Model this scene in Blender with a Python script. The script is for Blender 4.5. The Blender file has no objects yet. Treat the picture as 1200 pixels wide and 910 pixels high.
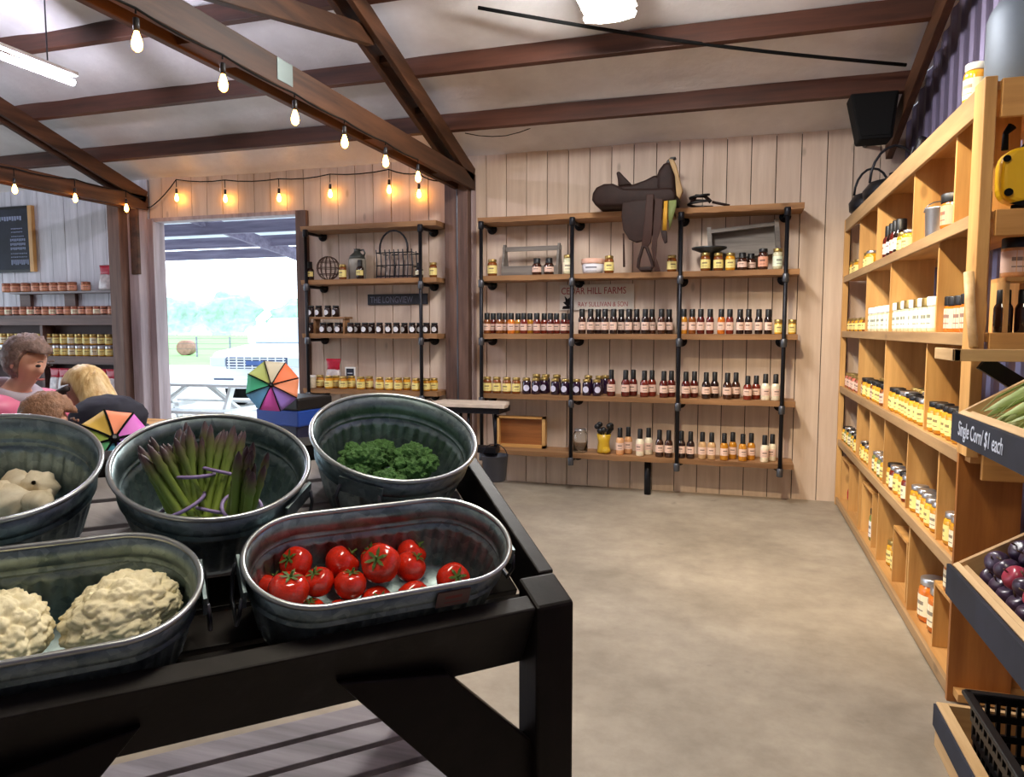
import bpy, math, random
from mathutils import Vector, Matrix, noise
R = random.Random(7)
scene = bpy.context.scene
COL = scene.collection
rad = math.radians

# ------------------------------------------------------------------ camera
FPX, EYE = 846.0, 1.45
YAW, PITCH = rad(17.15), rad(4.66)
cam_d = bpy.data.cameras.new('camera')
cam_d.sensor_fit = 'HORIZONTAL'; cam_d.sensor_width = 36.0
cam_d.lens = 36.0 * FPX / 1200.0
cam_d.clip_end = 2000
cam = bpy.data.objects.new('camera', cam_d)
cam.location = (0, 0, EYE)
cam.rotation_euler = (rad(90) - PITCH, 0, YAW)
COL.objects.link(cam)
scene.camera = cam
# view ray of the photograph, used to measure where things stand on real planes
FW = Vector((-math.sin(YAW) * math.cos(PITCH), math.cos(YAW) * math.cos(PITCH), -math.sin(PITCH)))
RT = Vector((math.cos(YAW), math.sin(YAW), 0))
UP = RT.cross(FW)
EYEP = Vector((0, 0, EYE))
def ray(x, y): return FW * FPX + RT * (x - 600) - UP * (y - 455)
def onplane(x, y, ax, v):
    d = ray(x, y); return EYEP + d * ((v - EYEP[ax]) / d[ax])
def onX(x, y, v): return onplane(x, y, 0, v)
def onY(x, y, v): return onplane(x, y, 1, v)
def onZ(x, y, v): return onplane(x, y, 2, v)
def atdepth(x, y, dep):
    return EYEP + ray(x, y) * (dep / FPX)

# ------------------------------------------------------------------ world + exposure
world = bpy.data.worlds.new('world'); scene.world = world
world.use_nodes = True
bg = world.node_tree.nodes['Background']
bg.inputs['Color'].default_value = (0.76, 0.88, 1.0, 1)
bg.inputs['Strength'].default_value = 4.0
vs = scene.view_settings
vs.view_transform = 'Standard'; vs.look = 'None'; vs.gamma = 1.0; vs.use_curve_mapping = False
vs.exposure = 0.14
LAMP_MAIN = 92.0      # wrap-around ceiling fixtures
LAMP_TUBE = 200.0      # bare tubes in the west bay
LAMP_BULB = 36.0      # festoon bulbs

# ------------------------------------------------------------------ helpers
def srgb(r, g, b):
    f = lambda c: ((c / 255) / 12.92) if c / 255 <= 0.04045 else (((c / 255) + 0.055) / 1.055) ** 2.4
    return (f(r), f(g), f(b), 1)

MATS = {}
def _new(name):
    m = bpy.data.materials.new(name); m.use_nodes = True
    nt = m.node_tree; b = nt.nodes['Principled BSDF']
    return m, nt, b
def _ramp(nt, fac, stops):
    r = nt.nodes.new('ShaderNodeValToRGB')
    el = r.color_ramp.elements
    while len(el) < len(stops): el.new(0.5)
    for e, (p, c) in zip(el, stops): e.position = p; e.color = c
    nt.links.new(fac, r.inputs['Fac']); return r
def _coords(nt, scale=(1, 1, 1), kind='Object', rnd=True):
    tc = nt.nodes.new('ShaderNodeTexCoord'); mp = nt.nodes.new('ShaderNodeMapping')
    mp.inputs['Scale'].default_value = scale
    nt.links.new(tc.outputs[kind], mp.inputs['Vector'])
    if rnd:
        oi = nt.nodes.new('ShaderNodeObjectInfo'); mu = nt.nodes.new('ShaderNodeVectorMath'); mu.operation = 'SCALE'
        cv = nt.nodes.new('ShaderNodeCombineXYZ')
        for k in 'XYZ': nt.links.new(oi.outputs['Random'], cv.inputs[k])
        nt.links.new(cv.outputs[0], mu.inputs[0]); mu.inputs['Scale'].default_value = 37.0
        nt.links.new(mu.outputs[0], mp.inputs['Location'])
    return mp.outputs['Vector']
def _noise(nt, vec, scale, detail=4, rough=0.55):
    n = nt.nodes.new('ShaderNodeTexNoise'); n.inputs['Scale'].default_value = scale
    n.inputs['Detail'].default_value = detail; n.inputs['Roughness'].default_value = rough
    nt.links.new(vec, n.inputs['Vector']); return n.outputs['Fac']
def _bump(nt, b, h, strength, dist=0.01):
    bp = nt.nodes.new('ShaderNodeBump'); bp.inputs['Strength'].default_value = strength; bp.inputs['Distance'].default_value = dist
    nt.links.new(h, bp.inputs['Height']); nt.links.new(bp.outputs[0], b.inputs['Normal'])
def _objvar(nt, col, amt):
    oi = nt.nodes.new('ShaderNodeObjectInfo'); mr = nt.nodes.new('ShaderNodeMapRange')
    mr.inputs['To Min'].default_value = 1 - amt; mr.inputs['To Max'].default_value = 1 + amt
    nt.links.new(oi.outputs['Random'], mr.inputs['Value'])
    hs = nt.nodes.new('ShaderNodeHueSaturation'); nt.links.new(col, hs.inputs['Color']); nt.links.new(mr.outputs[0], hs.inputs['Value'])
    return hs.outputs['Color']

def plain(name, c, rough=0.5, metal=0.0, var=0.0, vscale=6, bump=0.0, bscale=60, coat=0.0, spec=0.5, emit=None, es=0, ovar=0, trans=0):
    if name in MATS: return MATS[name]
    m, nt, b = _new(name)
    b.inputs['Base Color'].default_value = c; b.inputs['Roughness'].default_value = rough; b.inputs['Metallic'].default_value = metal
    b.inputs['Coat Weight'].default_value = coat; b.inputs['Specular IOR Level'].default_value = spec
    if trans: b.inputs['Transmission Weight'].default_value = trans
    if emit: b.inputs['Emission Color'].default_value = emit; b.inputs['Emission Strength'].default_value = es
    if var:
        v = _coords(nt); f = _noise(nt, v, vscale)
        lo = tuple(x * (1 - var) for x in c[:3]) + (1,); hi = tuple(min(1, x * (1 + var)) for x in c[:3]) + (1,)
        col = _ramp(nt, f, [(0.3, lo), (0.7, hi)]).outputs['Color']
        if ovar: col = _objvar(nt, col, ovar)
        nt.links.new(col, b.inputs['Base Color'])
    if bump:
        v = _coords(nt); _bump(nt, b, _noise(nt, v, bscale), bump)
    MATS[name] = m; return m

def wood(name, c1, c2, axis, rough=0.6, sc=1.0, ovar=0.12, bump=0.25, knots=0.0, worn=None, spec=0.5):
    if name in MATS: return MATS[name]
    m, nt, b = _new(name)
    s = [14 * sc] * 3; s[axis] = 1.1 * sc
    v = _coords(nt, tuple(s)); f = _noise(nt, v, 1.0, 6, 0.62)
    col = _ramp(nt, f, [(0.32, c1), (0.68, c2)]).outputs['Color']
    if knots:
        s2 = [5.0] * 3; s2[axis] = 2.2
        kv = _coords(nt, tuple(s2)); vo = nt.nodes.new('ShaderNodeTexVoronoi'); vo.inputs['Scale'].default_value = 1.0
        nt.links.new(kv, vo.inputs['Vector'])
        kr = _ramp(nt, vo.outputs['Distance'], [(0.05, (1, 1, 1, 1)), (0.11, (0, 0, 0, 1))])
        mk = nt.nodes.new('ShaderNodeMix'); mk.data_type = 'RGBA'
        sc_ = nt.nodes.new('ShaderNodeMath'); sc_.operation = 'MULTIPLY'; sc_.inputs[1].default_value = knots
        nt.links.new(kr.outputs['Color'], sc_.inputs[0]); nt.links.new(sc_.outputs[0], mk.inputs['Factor'])
        nt.links.new(col, mk.inputs['A']); mk.inputs['B'].default_value = tuple(x * 0.35 for x in c1[:3]) + (1,)
        col = mk.outputs['Result']
    if worn:
        wv = _coords(nt); wn = _noise(nt, wv, 9, 8, 0.7)
        wr = _ramp(nt, wn, [(0.52, (0, 0, 0, 1)), (0.72, (1, 1, 1, 1))])
        mk = nt.nodes.new('ShaderNodeMix'); mk.data_type = 'RGBA'
        nt.links.new(wr.outputs['Color'], mk.inputs['Factor']); nt.links.new(col, mk.inputs['A']); mk.inputs['B'].default_value = worn
        col = mk.outputs['Result']
    if ovar: col = _objvar(nt, col, ovar)
    nt.links.new(col, b.inputs['Base Color'])
    b.inputs['Roughness'].default_value = rough; b.inputs['Specular IOR Level'].default_value = spec
    _bump(nt, b, f, bump, 0.004)
    MATS[name] = m; return m

class MB:
    def __init__(s): s.v = []; s.f = []
    def add(s, vs, fs):
        o = len(s.v); s.v += [tuple(v) for v in vs]; s.f += [tuple(i + o for i in f) for f in fs]; return s
    def obox(s, c, ax, ay, az):
        c = Vector(c); vs = []
        for i in (-1, 1):
            for j in (-1, 1):
                for k in (-1, 1): vs.append(c + Vector(ax) * i + Vector(ay) * j + Vector(az) * k)
        return s.add(vs, [(0, 1, 3, 2), (4, 6, 7, 5), (0, 4, 5, 1), (2, 3, 7, 6), (0, 2, 6, 4), (1, 5, 7, 3)])
    def box(s, x0, x1, y0, y1, z0, z1):
        return s.obox(((x0 + x1) / 2, (y0 + y1) / 2, (z0 + z1) / 2), ((x1 - x0) / 2, 0, 0), (0, (y1 - y0) / 2, 0), (0, 0, (z1 - z0) / 2))
    def bar(s, p0, p1, w, h, up=(0, 0, 1)):
        p0 = Vector(p0); p1 = Vector(p1); d = p1 - p0; t = d.normalized(); up = Vector(up)
        x = t.cross(up)
        x = x.normalized() if x.length > 1e-4 else t.cross(Vector((1, 0, 0))).normalized()
        z = x.cross(t)
        return s.obox((p0 + p1) / 2, d / 2, x * w / 2, z * h / 2)
    def lathe(s, prof, seg=20, M=None, a0=0, a1=2 * math.pi, cap=True):
        full = abs(a1 - a0 - 2 * math.pi) < 1e-6; n = seg if full else seg + 1; o = []
        for (r, z) in prof:
            for i in range(n):
                a = a0 + (a1 - a0) * i / seg; p = Vector((r * math.cos(a), r * math.sin(a), z)); o.append(M @ p if M else p)
        fs = []
        for j in range(len(prof) - 1):
            for i in range(seg):
                i2 = (i + 1) % n; fs.append((j * n + i, j * n + i2, (j + 1) * n + i2, (j + 1) * n + i))
        if cap and full:
            if prof[0][0] > 1e-5: fs.append(tuple(range(n))[::-1])
            if prof[-1][0] > 1e-5: fs.append(tuple((len(prof) - 1) * n + i for i in range(n)))
        return s.add(o, fs)
    def tube(s, pts, r, seg=8, closed=False):
        pts = [Vector(p) for p in pts]; n = len(pts); o = []
        rr = r if isinstance(r, (list, tuple)) else [r] * n
        prev = None
        for i, p in enumerate(pts):
            a = pts[i - 1] if (i > 0 or closed) else p; b = pts[(i + 1) % n] if (i < n - 1 or closed) else p
            t = (b - a).normalized()
            if prev is None:
                u = t.cross(Vector((0, 0, 1)));
                if u.length < 1e-3: u = t.cross(Vector((1, 0, 0)))
            else: u = prev - t * prev.dot(t)
            u.normalize(); prev = u; w = t.cross(u)
            for k in range(seg):
                q = 2 * math.pi * k / seg; o.append(p + (u * math.cos(q) + w * math.sin(q)) * rr[i])
        fs = []
        for i in range(n if closed else n - 1):
            for k in range(seg):
                k2 = (k + 1) % seg; j = (i + 1) % n
                fs.append((i * seg + k, i * seg + k2, j * seg + k2, j * seg + k))
        if not closed: fs.append(tuple(range(seg))[::-1]); fs.append(tuple((n - 1) * seg + k for k in range(seg)))
        return s.add(o, fs)
    def prism(s, poly, d, O=(0, 0, 0), U=(1, 0, 0), V=(0, 0, 1), W=(0, 1, 0)):
        O, U, V, W = Vector(O), Vector(U), Vector(V), Vector(W); n = len(poly)
        a = [O + U * p[0] + V * p[1] for p in poly]; b = [p + W * d for p in a]
        fs = [tuple(range(n)), tuple(range(n, 2 * n))[::-1]] + [(i, i + n, (i + 1) % n + n, (i + 1) % n) for i in range(n)]
        return s.add(a + b, fs)
    def sphere(s, c, r, seg=12, rings=8, sc=(1, 1, 1)):
        c = Vector(c); prof = [(math.sin(math.pi * j / rings), -math.cos(math.pi * j / rings)) for j in range(rings + 1)]
        prof[0] = (1e-4, -1); prof[-1] = (1e-4, 1)
        M = Matrix.Translation(c) @ Matrix.Diagonal((r * sc[0], r * sc[1], r * sc[2], 1))
        return s.lathe(prof, seg, M)
    def mesh(s, name, smooth=False):
        me = bpy.data.meshes.new(name); me.from_pydata(s.v, [], s.f); me.validate()
        if smooth: me.polygons.foreach_set('use_smooth', [True] * len(me.polygons))
        me.update(); return me
    def build(s, name, mat, parent=None, smooth=False, bevel=0, w=True, auto=False):
        if parent is not None and w:
            l = parent.location; s.v = [(a - l.x, b - l.y, c - l.z) for a, b, c in s.v]
        me = s.mesh(name, smooth)
        o = link(name, me, mat, parent)
        if bevel: 
            m = o.modifiers.new('edge', 'BEVEL'); m.width = bevel; m.segments = 2; m.limit_method = 'ANGLE'; m.angle_limit = rad(40)
        if auto: shade_auto(me)
        return o
def shade_auto(me, ang=40):
    import bmesh
    bm = bmesh.new(); bm.from_mesh(me); bmesh.ops.recalc_face_normals(bm, faces=bm.faces)
    for f in bm.faces: f.smooth = True
    for e in bm.edges:
        if len(e.link_faces) == 2 and e.calc_face_angle(0) > rad(ang): e.smooth = False
    bm.to_mesh(me); bm.free()
def fixn(me):
    import bmesh
    bm = bmesh.new(); bm.from_mesh(me); bmesh.ops.recalc_face_normals(bm, faces=bm.faces); bm.to_mesh(me); bm.free()
def link(name, me, mat, parent=None):
    o = bpy.data.objects.new(name, me); COL.objects.link(o)
    if mat is not None and len(me.materials) == 0: me.materials.append(mat)
    elif mat is not None and me.materials[0] != mat:
        o.material_slots[0].link = 'OBJECT'; o.material_slots[0].material = mat
    if parent: o.parent = parent
    return o
def tag(o, label, cat, group=None):
    o['label'] = label; o['category'] = cat
    if group: o['group'] = group
    return o
def thing(name, label, cat, loc=(0, 0, 0), rz=0, group=None, M=None):
    o = bpy.data.objects.new(name, None); COL.objects.link(o); o.empty_display_size = 0.05
    if M is not None: o.matrix_world = M
    else: o.location = loc; o.rotation_euler = (0, 0, rz)
    return tag(o, label, cat, group)
def struct(o): o['kind'] = 'structure'; return o
def nth(n):
    return f"{n}{'th' if 10 <= n % 100 <= 20 else {1: 'st', 2: 'nd', 3: 'rd'}.get(n % 10, 'th')}"
TMP = bpy.data.scenes.new('workbench')
def baked(o):
    TMP.collection.objects.link(o); vl = TMP.view_layers[0]; vl.update(); dg = vl.depsgraph; dg.update()
    me = bpy.data.meshes.new_from_object(o.evaluated_get(dg)); bpy.data.objects.remove(o); return me
def text_mesh(txt, size, ext=0.001, shear=0.0, align='LEFT'):
    c = bpy.data.curves.new('lettering', 'FONT'); c.body = txt; c.size = size; c.extrude = ext; c.shear = shear; c.align_x = align
    c.resolution_u = 3
    me = baked(bpy.data.objects.new('lettering', c)); bpy.data.curves.remove(c); return me
def lettering(txt, size, mat, parent, loc, U, V, shear=0.0, squeeze=1.0, name='lettering'):
    me = text_mesh(txt, size, 0.0008, shear); U = Vector(U).normalized(); V = Vector(V).normalized(); N = U.cross(V)
    M = Matrix((( *(U * squeeze), 0), (*V, 0), (*N, 0), (0, 0, 0, 1))).transposed(); M.translation = Vector(loc) - parent.location
    me.transform(M); me.materials.clear(); return link(name, me, mat, parent)

# ------------------------------------------------------------------ materials
PLANK = wood('pine_plank', srgb(196, 172, 152), srgb(216, 195, 176), 2, 0.62, 1.0, 0.06, 0.12, knots=0.45)
WPLANK = wood('whitewashed_plank', srgb(188, 186, 194), srgb(226, 224, 232), 2, 0.6, 1.0, 0.06, 0.15)
BEAMX = wood('stained_beam_x', srgb(52, 28, 19), srgb(92, 54, 40), 0, 0.55, 0.8, 0.1, 0.3)
BEAMY = wood('stained_beam_y', srgb(44, 26, 16), srgb(88, 56, 36), 1, 0.55, 0.8, 0.12, 0.3, spec=.25)
POSTM = wood('stained_post', srgb(66, 44, 36), srgb(122, 92, 78), 2, 0.6, 0.8, 0.1, 0.3)
GREYPOST = wood('pale_jamb', srgb(140, 122, 124), srgb(186, 168, 168), 2, 0.6, 0.8, 0.05, 0.2)
PINEY = wood('shelf_pine_y', srgb(168, 120, 66), srgb(214, 164, 100), 1, 0.55, 0.8, 0.08, 0.2, knots=0.4)
RAILP = wood('rail_pine_y', srgb(138, 108, 74), srgb(180, 146, 104), 1, 0.6, 0.8, 0.06, 0.2, knots=0.4)
PINEX = wood('shelf_pine_x', srgb(168, 118, 60), srgb(212, 160, 92), 0, 0.55, 0.8, 0.08, 0.2, knots=0.4)
PINEZ = wood('shelf_pine_z', srgb(178, 130, 72), srgb(222, 174, 108), 2, 0.55, 0.8, 0.08, 0.2, knots=0.5)
LIVE = wood('live_edge_board', srgb(120, 84, 54), srgb(176, 132, 90), 0, 0.6, 0.7, 0.08, 0.4, knots=0.5)
DARKW = wood('espresso_wood', srgb(14, 10, 9), srgb(27, 20, 18), 0, 0.42, 0.8, 0.05, 0.3, worn=srgb(28, 22, 20), spec=.2)
DARKZ = wood('espresso_wood_z', srgb(14, 10, 9), srgb(27, 20, 18), 2, 0.45, 0.8, 0.05, 0.3, worn=srgb(28, 22, 20), spec=.2)
GREYW = wood('weathered_grey_wood', srgb(110, 104, 106), srgb(172, 164, 166), 0, 0.6, 0.8, 0.08, 0.3)
WALNUT = wood('walnut_shelf', srgb(70, 46, 40), srgb(112, 80, 70), 0, 0.55, 0.8, 0.06, 0.2)
OLDGREY = wood('barn_grey', srgb(84, 78, 74), srgb(140, 132, 124), 0, 0.7, 1.0, 0.06, 0.3)
IRON = plain('black_pipe', srgb(30, 30, 36), 0.42, 0.6, bump=0.1)
STEELC = plain('pipe_coupling', srgb(92, 94, 100), 0.4, 0.8)
BLACK = plain('black_plastic', srgb(16, 16, 18), 0.45)
BLACKM = plain('black_matte', srgb(12, 12, 13), 0.85, spec=.2)
WHITE = plain('white_paint', srgb(232, 232, 230), 0.5)
LEATHER = plain('dark_leather', srgb(38, 22, 18), 0.62, var=0.25, vscale=14, bump=0.2, bscale=90, spec=.22)
LEATHER2 = plain('brown_leather', srgb(50, 29, 23), 0.6, spec=.2, var=0.2, vscale=14, bump=0.2, bscale=90)
TANL = plain('tan_leather', srgb(150, 120, 78), 0.6, var=0.2, vscale=10)
CHALK = plain('chalkboard', srgb(34, 38, 52), 0.75, var=0.35, vscale=5)
CHALKW = plain('chalk_mark', srgb(214, 220, 236), 0.9)
GLASS = plain('clear_glass', (0.95, 0.98, 0.97, 1), 0.05, trans=1.0)
GOLD = plain('gold_lid', srgb(176, 150, 90), 0.35, 0.8)
SILVER = plain('silver_lid', srgb(200, 200, 204), 0.3, 0.9)

def concrete():
    m, nt, b = _new('concrete_floor')
    v = _coords(nt, (1, 1, 1), rnd=False)
    a = _noise(nt, v, 1.1, 8, 0.62); c = _noise(nt, v, 7.0, 8, 0.7)
    col1 = _ramp(nt, a, [(0.3, srgb(132, 122, 108)), (0.52, srgb(160, 149, 133)), (0.72, srgb(180, 169, 152))])
    mx = nt.nodes.new('ShaderNodeMix'); mx.data_type = 'RGBA'; mx.blend_type = 'MULTIPLY'; mx.inputs['Factor'].default_value = 0.55
    col2 = _ramp(nt, c, [(0.3, (0.62, 0.6, 0.58, 1)), (0.6, (1, 1, 1, 1))])
    nt.links.new(col1.outputs[0], mx.inputs['A']); nt.links.new(col2.outputs[0], mx.inputs['B'])
    sp = _noise(nt, v, 5.0, 3, 0.5)
    spr = _ramp(nt, sp, [(0.70, (0, 0, 0, 1)), (0.76, (1, 1, 1, 1))])
    m2 = nt.nodes.new('ShaderNodeMix'); m2.data_type = 'RGBA'; m2.blend_type = 'MIX'
    sf = nt.nodes.new('ShaderNodeMath'); sf.operation = 'MULTIPLY'; sf.inputs[1].default_value = 0.4
    nt.links.new(spr.outputs[0], sf.inputs[0]); nt.links.new(sf.outputs[0], m2.inputs['Factor'])
    nt.links.new(mx.outputs['Result'], m2.inputs['A']); m2.inputs['B'].default_value = srgb(82, 76, 70)
    nt.links.new(m2.outputs['Result'], b.inputs['Base Color'])
    b.inputs['Roughness'].default_value = 0.5
    _bump(nt, b, c, 0.12, 0.004)
    return m
def insulation():
    m, nt, b = _new('ceiling_sheet')
    v = _coords(nt, rnd=False); a = _noise(nt, v, 1.6, 6, 0.6); s = _noise(nt, v, 9, 4, 0.6)
    col = _ramp(nt, a, [(0.3, srgb(200, 196, 196)), (0.7, srgb(230, 228, 228))])
    nt.links.new(col.outputs[0], b.inputs['Base Color']); b.inputs['Roughness'].default_value = 0.42
    _bump(nt, b, a, 0.5, 0.05)
    return m
def galvanized():
    m, nt, b = _new('galvanized_steel')
    v = _coords(nt); vo = nt.nodes.new('ShaderNodeTexVoronoi'); vo.inputs['Scale'].default_value = 60
    nt.links.new(v, vo.inputs['Vector']); n = _noise(nt, v, 12, 6, 0.7)
    ad = nt.nodes.new('ShaderNodeMath'); ad.operation = 'MULTIPLY_ADD'; ad.inputs[1].default_value = 0.25
    sx = nt.nodes.new('ShaderNodeSeparateColor'); nt.links.new(vo.outputs['Color'], sx.inputs[0])
    nt.links.new(sx.outputs[0], ad.inputs[0]); nt.links.new(n, ad.inputs[2])
    col = _ramp(nt, ad.outputs[0], [(0.35, srgb(94, 112, 116)), (0.85, srgb(166, 184, 188))])
    nt.links.new(col.outputs[0], b.inputs['Base Color']); b.inputs['Metallic'].default_value = 0.85
    rr = _ramp(nt, n, [(0.3, (0.34,) * 3 + (1,)), (0.7, (0.52,) * 3 + (1,))]); nt.links.new(rr.outputs[0], b.inputs['Roughness'])
    return m
def label_mat(name, c, ink=srgb(60, 40, 40)):
    if name in MATS: return MATS[name]
    m, nt, b = _new(name)
    tc = nt.nodes.new('ShaderNodeTexCoord'); sp = nt.nodes.new('ShaderNodeSeparateXYZ'); nt.links.new(tc.outputs['Generated'], sp.inputs[0])
    def rng(sock, lo, hi):
        a = nt.nodes.new('ShaderNodeMath'); a.operation = 'COMPARE'; a.inputs[1].default_value = (lo + hi) / 2; a.inputs[2].default_value = (hi - lo) / 2
        nt.links.new(sock, a.inputs[0]); return a.outputs[0]
    x = rng(sp.outputs[0], 0.24, 0.76); z1 = rng(sp.outputs[2], 0.52, 0.70); z2 = rng(sp.outputs[2], 0.22, 0.28)
    ad = nt.nodes.new('ShaderNodeMath'); ad.operation = 'MAXIMUM'; nt.links.new(z1, ad.inputs[0]); nt.links.new(z2, ad.inputs[1])
    mu = nt.nodes.new('ShaderNodeMath'); mu.operation = 'MULTIPLY'; nt.links.new(ad.outputs[0], mu.inputs[0]); nt.links.new(x, mu.inputs[1])
    sc_ = nt.nodes.new('ShaderNodeMath'); sc_.operation = 'MULTIPLY'; sc_.inputs[1].default_value = 0.75; nt.links.new(mu.outputs[0], sc_.inputs[0])
    mk = nt.nodes.new('ShaderNodeMix'); mk.data_type = 'RGBA'; nt.links.new(sc_.outputs[0], mk.inputs['Factor'])
    mk.inputs['A'].default_value = c; mk.inputs['B'].default_value = ink
    nt.links.new(mk.outputs['Result'], b.inputs['Base Color']); b.inputs['Roughness'].default_value = 0.6
    MATS[name] = m; return m
FLOORM = concrete(); CEILM = insulation(); GALV = galvanized()
METALW = plain('corrugated_metal', srgb(126, 118, 146), 0.38, 0.55, var=0.12, vscale=2)
RIMM = plain('bright_rim', srgb(186, 192, 194), 0.3, 0.9)

# ================================================================== SETTING
D = 6.55                      # back wall plane
XR = 1.28                     # right (corrugated) wall
XL, YF = -11.0, -5.0          # far ends of the shop, out of view
DX0, DX1, DZ = -6.20, -4.26, 2.66   # doorway in the back wall
SL = 0.32                     # roof slope
RIDGE = 0.6
def roofz(y): return 3.08 + SL * (D - y) if y > RIDGE else 3.08 + SL * (D - RIDGE) - SL * (RIDGE - y)

# floor
fl = MB(); n = 12
fl.box(XL, XR + 0.1, YF, D + 0.12, -0.12, 0.0)
struct(fl.build('floor', FLOORM))
# ceiling, sagging a little between the purlins
cl = MB(); NX, NY = 120, 90
for j in range(NY + 1):
    y = YF + (D + 0.05 - YF) * j / NY
    for i in range(NX + 1):
        x = XL + (XR + 0.05 - XL) * i / NX
        z = roofz(y) + 0.03 * noise.noise((x * 0.9, y * 1.5, 0)) + 0.012 * noise.noise((x * 3, y * 4, 3))
        cl.v.append((x, y, z))
for j in range(NY):
    for i in range(NX):
        a = j * (NX + 1) + i; cl.f.append((a, a + NX + 1, a + NX + 2, a + 1))
struct(cl.build('ceiling', CEILM, smooth=True))
rf = MB()
rf.add([(XL, YF, roofz(YF) + .08), (XR + .1, YF, roofz(YF) + .08), (XR + .1, RIDGE, roofz(RIDGE) + .08), (XL, RIDGE, roofz(RIDGE) + .08), (XL, D + .1, roofz(D) + .08), (XR + .1, D + .1, roofz(D) + .08)], [(0, 1, 2, 3), (3, 2, 5, 4)])
struct(rf.build('roof', plain('roof_sheet', srgb(120, 120, 126), 0.5)))

# back wall: dark backing with planks nailed on
bk = MB()
bk.box(DX1, XR + 0.1, D + 0.022, D + 0.12, 0, 3.2); bk.box(DX0, DX1, D + 0.022, D + 0.12, DZ, 3.2)
wall_back = struct(bk.build('wall_back', plain('wall_backing', srgb(48, 36, 30), 0.9)))
PW = 0.1975
x = XR; k = 0
def plank(parent, x0, x1, z0, z1, mat):
    m = MB(); dy = R.uniform(-0.003, 0.003); g = 0.0035
    m.box(x0 + g, x1 - g, D + dy, D + 0.022, z0, z1)
    m.build('plank', mat, parent)
while x > DX0 + 0.01:
    x0 = max(x - PW, DX0)
    if x0 >= DX1 - 0.001: plank(wall_back, x0, x, 0.0, 3.16, PLANK)
    elif x > DX1 + 0.02:
        plank(wall_back, DX1, x, 0.0, 3.16, PLANK); plank(wall_back, x0, DX1, DZ, 3.16, PLANK)
    else: plank(wall_back, x0, x, DZ, 3.16, PLANK)
    x = x0
# whitewashed boards past the doorway
wl = MB(); wl.box(XL, DX0 - 0.02, D + 0.022, D + 0.12, 0, 3.2)
wall_left = struct(wl.build('wall_left', plain('white_backing', srgb(120, 112, 116), 0.9)))
x = DX0 - 0.02
while x > XL:
    plank(wall_left, max(x - 0.2, XL), x, 0.0, 3.16, WPLANK); x -= 0.2
# door casing
dc = struct(MB().box(DX0 - 0.02, DX0 + 0.06, D - 0.03, D + 0.14, 0, DZ).build('door_1', GREYPOST))
MB().box(DX1 - 0.06, DX1 + 0.06, D - 0.05, D + 0.14, 0, DZ).build('jamb', POSTM, dc)
MB().box(DX0, DX1, D - 0.01, D + 0.14, DZ - 0.03, DZ + 0.01).build('head_casing', GREYPOST, dc)

# right wall of corrugated sheet
cw = MB(); N = 520; prof = []
for i in range(N + 1):
    y = YF + (D - YF) * i / N; u = (y / 0.2) % 1.0
    d = 0.0 if u < 0.5 else 0.022
    if 0.5 <= u < 0.6: d = 0.022 * (u - 0.5) / 0.1
    if u > 0.9: d = 0.022 * (1 - u) / 0.1
    prof.append((XR - d, y))
for (px, y) in prof: cw.v += [(px, y, 0), (px, y, roofz(y))]
for i in range(N): cw.f.append((2 * i, 2 * i + 1, 2 * i + 3, 2 * i + 2))
struct(cw.build('wall_right', METALW))
# walls behind the camera (never in view): front wall, and west gable with an open barn door
fw = MB().box(XL, XR + 0.1, YF - 0.1, YF, 0, roofz(YF) + 0.05)
struct(fw.build('wall_front', WPLANK))
wg = MB(); BD0, BD1, BDZ = -0.5, 5.8, 3.05
wg.box(XL - 0.1, XL, YF, BD0, 0, 3.1); wg.box(XL - 0.1, XL, BD1, D + 0.1, 0, 3.1); wg.box(XL - 0.1, XL, BD0, BD1, BDZ, 3.1)
wg.prism([(YF, 3.1), (D + .1, 3.1), (D + .1, roofz(D) + .05), (RIDGE, roofz(RIDGE) + .05), (YF, roofz(YF) + .05)], 0.1, (XL - 0.1, 0, 0), (0, 1, 0), (0, 0, 1), (1, 0, 0))
struct(wg.build('wall_west', WPLANK))

# ------------------------------------------------------------------ roof timbers
names = ['first roof purlin from the back wall, a long dark brown timber', 'second roof purlin from the back wall, a long dark brown timber',
         'third roof purlin from the back wall, seen above the west bay', 'fourth roof purlin from the back wall, highest timber in view']
for i, y in enumerate((5.90, 5.20, 4.46, 3.74)):
    m = MB(); z = roofz(y)
    m.bar((XL + .02, y, z - 0.08), (XR - 0.10, y, z - 0.08), 0.05, 0.15, (0, SL * 0.6, 1))
    tag(m.build('roof_purlin', BEAMX, bevel=0.004), names[i], 'beam', 'roof purlins')
t = MB()
t.bar((1.13, 6.50, roofz(6.5) - 0.22), (1.13, RIDGE, roofz(RIDGE) - 0.22), 0.05, 0.17, (0, 0, 1))
tag(t.build('roof_rafter', BEAMY, bevel=0.004), 'dark brown gable rafter above the corrugated metal wall', 'beam')

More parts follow.
